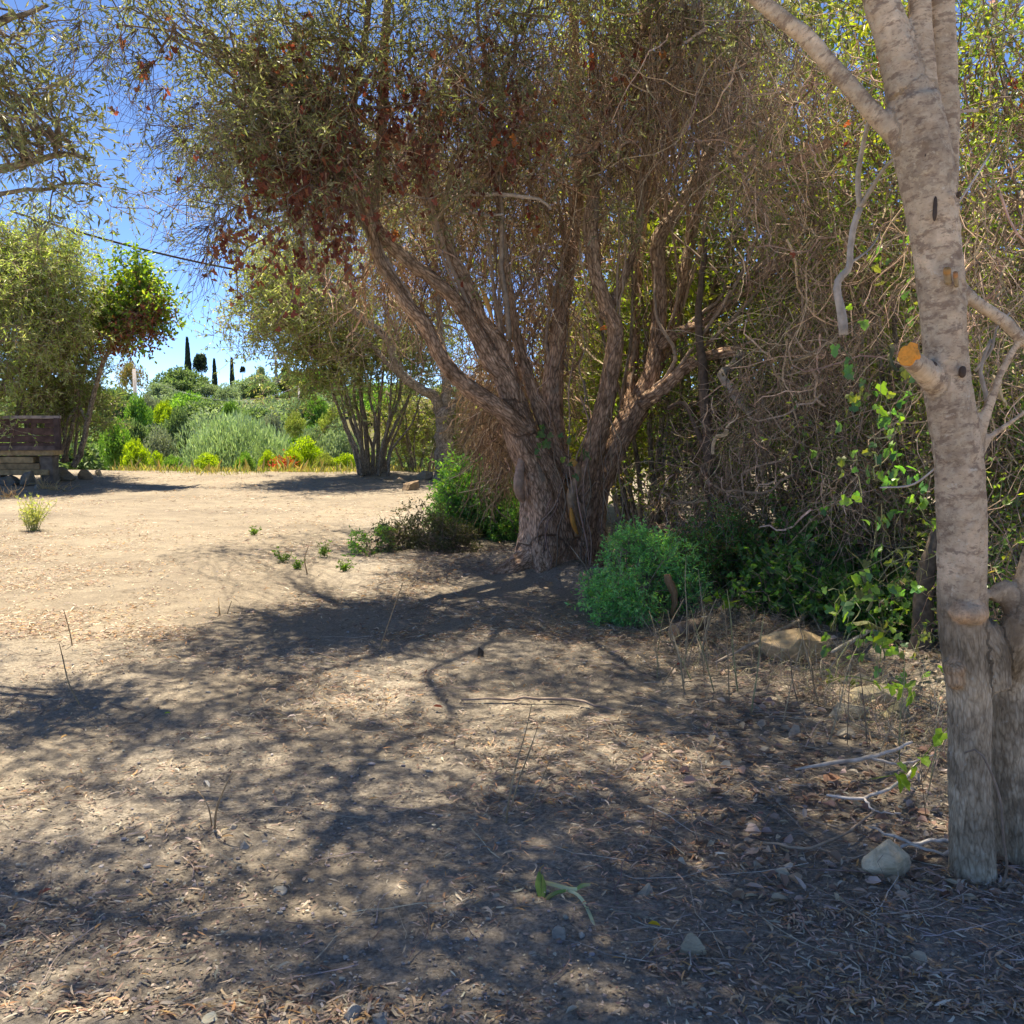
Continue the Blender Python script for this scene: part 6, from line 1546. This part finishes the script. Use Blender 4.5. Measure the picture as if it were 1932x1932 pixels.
ribbon([(1088, 1677, .035, 3), (1098, 1671, .036, 4.5), (1108, 1669, .037, 3.5), (1114, 1669, .038, 3)], (.30, .48, .15), c2=(.7, .62, .4))
ribbon([(1028, 1700, .01, 4), (1036, 1692, .02, 4.5), (1050, 1684, .03, 4), (1068, 1680, .035, 3)], (.42, .36, .16), c2=(.28, .46, .15), thick=.6)
ribbon([(1071, 1680, .034, 3), (1088, 1687, .03, 3.5), (1102, 1703, .02, 3.5), (1114, 1728, .01, 3.5), (1120, 1746, .006, 3.5), (1124, 1760, .004, 2.5)], (.72, .76, .66))
ribbon([(1018, 1704, .01, 3), (1012, 1716, .008, 3), (1005, 1738, .006, 3), (1001, 1748, .006, 3.5), (995, 1758, .006, 8), (986, 1768, .006, 6), (981, 1776, .006, 2)], (.58, .55, .30), c2=(.66, .80, .68))

# dry stalks standing in the litter
def stalk(rows, lab, grp=None, col=(.36, .26, .15), cat='dry stalk', name='dry_stalk'):
    base = GH(rows[0][0], rows[0][1], 0.0); Y = base[1]
    root = empty(name, base, lab, cat, grp)
    p = [np.array([*base, rows[0][2] * Y / F])]
    for a_, c_, w_ in rows[1:]: p.append(np.array([*P(a_, c_, Y + random.uniform(-.06, .06)), w_ * Y / F]))
    r = cr(np.array(p), 14); b = Buf(); tubes(b, r[None, :, :3], r[None, :, 3], 5, col, .12); b.obj('stem', M_TWIG, root, True); return root
for rows, lab in [([(405, 1572, 2.5), (408, 1530, 2.5), (420, 1495, 2), (440, 1455, 1.2)], 'brown dry stalk with a side shoot on the bare earth left of the middle'),
  ([(400, 1560, 1.5), (392, 1520, 1.5), (372, 1490, 1)], 'thin stalk leaning left beside the brown dry stalk'),
  ([(955, 1552, 2.2), (962, 1500, 2), (975, 1440, 1.6), (992, 1380, 1.2), (1003, 1330, .8)], 'tall thin yellowish stalk in the middle foreground'),
  ([(965, 1520, 1.8), (980, 1470, 1.6), (1000, 1415, 1.4), (1015, 1370, .8)], 'second tall stalk just right of the tall yellowish one'),
  ([(985, 1540, 1.2), (1010, 1500, 1.2), (1035, 1440, .8)], 'thin arching stalk right of the two tall stalks'),
  ([(150, 1330, 1.6), (130, 1290, 1.5), (118, 1240, 1.2), (112, 1215, .8)], 'thin leaning dry stalk at the left'),
  ([(137, 1222, 1.4), (131, 1190, 1.3), (120, 1150, .9)], 'thin dry stalk on the sunlit litter at the left'),
  ([(415, 1160, 1.4), (413, 1145, 1.3), (412, 1128, .9)], 'short dark stub stalk at the shade edge'),
  ([(428, 1160, 1.2), (432, 1148, 1), (437, 1134, .8)], 'short dark stub stalk next to the other at the shade edge'),
  ([(580, 1085, 1.4), (575, 1055, 1.2), (582, 1030, .8)], 'thin curved stalk where the light path turns dark'),
  ([(715, 1230, 1.3), (735, 1170, 1.2), (760, 1100, .8)], 'long thin stalk leaning right in the shaded litter'),
  ([(1250, 1290, 1.8), (1280, 1240, 1.6), (1262, 1190, 1.5), (1290, 1130, 1)], 'bent brown stalk in front of the sawn log')]:
    stalk(rows, lab)
r_ = random.Random(5)
for k in range(30):
    px = r_.uniform(1230, 1765); py = np.interp(px, [1200, 1500, 1760], [1230, 1330, 1500]) + r_.uniform(-50, 60); h = r_.uniform(80, 210); ln = r_.uniform(-50, 60)
    wq = r_.uniform(.55, 1.15)
    stalk([(px, py, 1.5 * wq), (px + ln * .35 + r_.uniform(-3, 3), py - h * .4, 1.3 * wq), (px + ln * .7 + r_.uniform(-3, 3), py - h * .75, 1.1 * wq), (px + ln, py - h, .6 * wq)], 'thin upright dry stalk standing in the brush along the hedge', 'dry stalks along the hedge', r_.choice([(.34, .25, .15), (.30, .28, .14), (.24, .18, .12), (.40, .32, .2)]))
# fallen branches
def fallen(rows, lab, col=(.50, .44, .37), subs=()):
    root = empty('fallen_branch', GH(rows[0][0], rows[0][1], rows[0][2]), lab, 'fallen branch')
    for rr_ in (rows,) + tuple(subs):
        p = np.array([[*GH(a_, c_, h_), w_ * GH(a_, c_, h_)[1] / F] for a_, c_, h_, w_ in rr_]); r = cr(p, 14); r[1:-1, :3] += rng.normal(size=(12, 3)) * .003
        b = Buf(); tubes(b, r[None, :, :3], r[None, :, 3], 7, col, .08, caps=True); b.obj('limb', M_DEAD, root, True)
fallen([(1640, 1560, .03, 2), (1690, 1580, .05, 3.5), (1740, 1600, .06, 3), (1795, 1615, .04, 2)], 'thin grey stick lying in front of the near trunk')
fallen([(1700, 1598, .03, 3), (1750, 1588, .05, 4), (1790, 1585, .05, 4), (1800, 1600, .04, 4), (1780, 1612, .03, 3)], 'curled whitish stick at the foot of the near trunk', (.62, .58, .52))
fallen([(1500, 1452, .06, 2), (1560, 1440, .09, 4), (1640, 1430, .10, 4.5), (1720, 1400, .08, 3)], 'pale stick in the brush below the flat rocks', subs=([(1640, 1430, .10, 3), (1700, 1440, .08, 2.5), (1760, 1425, .06, 1.5)],))
fallen([(1560, 1500, .04, 2.5), (1630, 1505, .07, 3.5), (1690, 1480, .08, 3), (1730, 1440, .08, 2)], 'whitish forked stick left of the near trunk', (.60, .54, .47), ([(1630, 1505, .07, 2.5), (1650, 1530, .05, 2), (1700, 1535, .04, 1.5)],))
fallen([(1440, 1590, .02, 2), (1520, 1600, .03, 3), (1600, 1570, .04, 3), (1650, 1530, .05, 2)], 'long brown stick crossing the litter left of the whitish rock', (.42, .30, .2))
fallen([(1350, 1250, .05, 2), (1420, 1215, .10, 3.5), (1500, 1175, .12, 4), (1540, 1150, .14, 3)], 'stick leaning over the brush left of the big rock', (.38, .31, .24))
fallen([(1570, 1230, .14, 3), (1640, 1190, .16, 4), (1690, 1165, .18, 3.5), (1700, 1150, .2, 2)], 'pale forked stick above the flat rocks', (.46, .42, .34), ([(1640, 1190, .16, 3), (1700, 1190, .14, 2.5), (1760, 1170, .14, 1.5)],))
fallen([(870, 1320, .01, 2), (1000, 1318, .015, 3), (1090, 1320, .015, 3), (1160, 1340, .01, 2)], 'thin dark twig lying across the middle of the shaded earth', (.25, .19, .15))
fallen([(150, 1835, .01, 2.5), (220, 1805, .012, 3.5), (270, 1790, .012, 3), (330, 1775, .01, 2)], 'thin straight stick in the lower left', (.46, .38, .3))
fallen([(0, 1690, .01, 2), (60, 1700, .012, 2.5), (130, 1708, .01, 1.5)], 'thin pale stick at the left edge', (.42, .36, .28))
# feathery weed on the sunny earth
wb = GH(62, 1003, 0.0); wr = empty('feathery_weed', wb, 'pale feathery weed standing on the sunlit earth at the left edge', 'weed')
b = Buf(); n = 46; pt = walk(np.tile(wb, (n, 1)) + rng.normal(size=(n, 3)) * np.array([.05, .05, 0]), rdir(n) * .4 + np.array([0, 0, 1]), rng.uniform(.2, .48, n), 6, .12); tubes(b, pt, taper(n, 6, .004, .002), 3, (.40, .42, .22))
tag(b.obj('stems', M_LEAF, wr), kind='stuff')
b = Buf(); ps = pt[:, 2:].reshape(-1, 3); ps = np.repeat(ps, 4, 0); n = len(ps); leaves(b, ps, rdir(n) + np.array([0, 0, .7]), rdir(n), .06, .012, T_D, pal(n, [(.42, .46, .24), (.5, .5, .32)], .2)); tag(b.obj('leaves', M_LEAF, wr), kind='stuff')
# dry tufts by the stones at the left
for k, (px, py) in enumerate(((88, 922), (113, 925), (20, 938))):
    c = GH(px, py, 0); rt = empty('dry_tuft', c, ['straw coloured tuft in front of the stone heap', 'thin straw tuft right of the first, in front of the round boulder', 'reddish dry tuft by the shadow at the left edge'][k], 'dry grass')
    n = 26; b = Buf(); pt = walk(np.tile(c, (n, 1)) + rng.normal(size=(n, 3)) * np.array([.09, .06, 0]), rdir(n) * .8 + np.array([0, 0, 1]), rng.uniform(.12, .42, n), 5, .3, .1); tubes(b, pt, taper(n, 5, .006, .003), 3, pal(n, [(.55, .38, .18)], .2)); tag(b.obj('blades', M_DRY, rt), kind='stuff')
# weeds on the shaded path edge
for k, (px, py, s) in enumerate(((533, 1062, .7), (612, 1050, .7), (650, 1080, .55), (560, 1075, .5), (480, 1010, .45))):
    c = GH(px, py, 0); rt = empty('small_weed', c, ['tiny green weed on the path where the shade streaks cross it', 'tiny green weed right of the first on the shaded path', 'tiny green weed nearest the old trunk on the path', 'tiny low weed between the two path weeds', 'tiny weed farthest up the path'][k], 'weed')
    n = 16; b = Buf(); pt = walk(np.tile(c, (n, 1)), rdir(n) * .6 + np.array([0, 0, 1]), rng.uniform(.08, .26, n) * s, 5, .2); tubes(b, pt, taper(n, 5, .003, .0015), 3, (.2, .26, .08)); tag(b.obj('stems', M_LEAF, rt), kind='stuff')
    b = Buf(); ps = np.repeat(pt[:, 2:].reshape(-1, 3), 2, 0); n = len(ps); leaves(b, ps, rdir(n) + np.array([0, 0, .4]), rdir(n), .045, .016, T_D, pal(n, [(.16, .28, .07), (.10, .18, .05)], .2)); tag(b.obj('leaves', M_LEAF, rt), kind='stuff')
# bright fallen leaves
for k, (px, py, s, c_, lab) in enumerate(((1222, 1742, .05, (.75, .5, .03), 'yellow fallen leaf in the lower middle'), (322, 1345, .035, (.5, .62, .06), 'small green fallen leaf left of the middle'), (836, 1335, .06, (.30, .09, .05), 'dark red curled fallen leaf in the sun fleck'),
      (790, 1200, .03, (.7, .5, .05), 'small yellow fallen leaf in the shaded middle'), (395, 1485, .045, (.7, .68, .62), 'pale fallen leaf left of the middle'), (1565, 1475, .075, (.34, .19, .12), 'big reddish crumpled fallen leaf in the litter by the hedge'),
      (1275, 1255, .05, (.32, .07, .05), 'dark red fallen leaf in front of the sawn log'), (70, 1690, .05, (.34, .13, .09), 'reddish dry leaf at the left edge'), (868, 1168, .05, (.45, .14, .08), 'small red leaf in the sun fleck left of the old trunk base'), (1090, 1900, .05, (.5, .45, .35), 'pale dry leaf at the bottom edge'))):
    c = GH(px, py, .012); b = Buf()
    leaves(b, c[None], np.array([[random.uniform(-1, 1), random.uniform(-1, 1), .15]]), np.array([[.1, -.2, 1.0]]), np.array([s]), np.array([s * (.9 if s > .07 else .32)]), T_H if s > .07 else T_L, np.array([c_]), curl=.5)
    o = b.obj('fallen_leaf', M_DRY if k else M_LEAF); tag(o, lab, 'leaf')
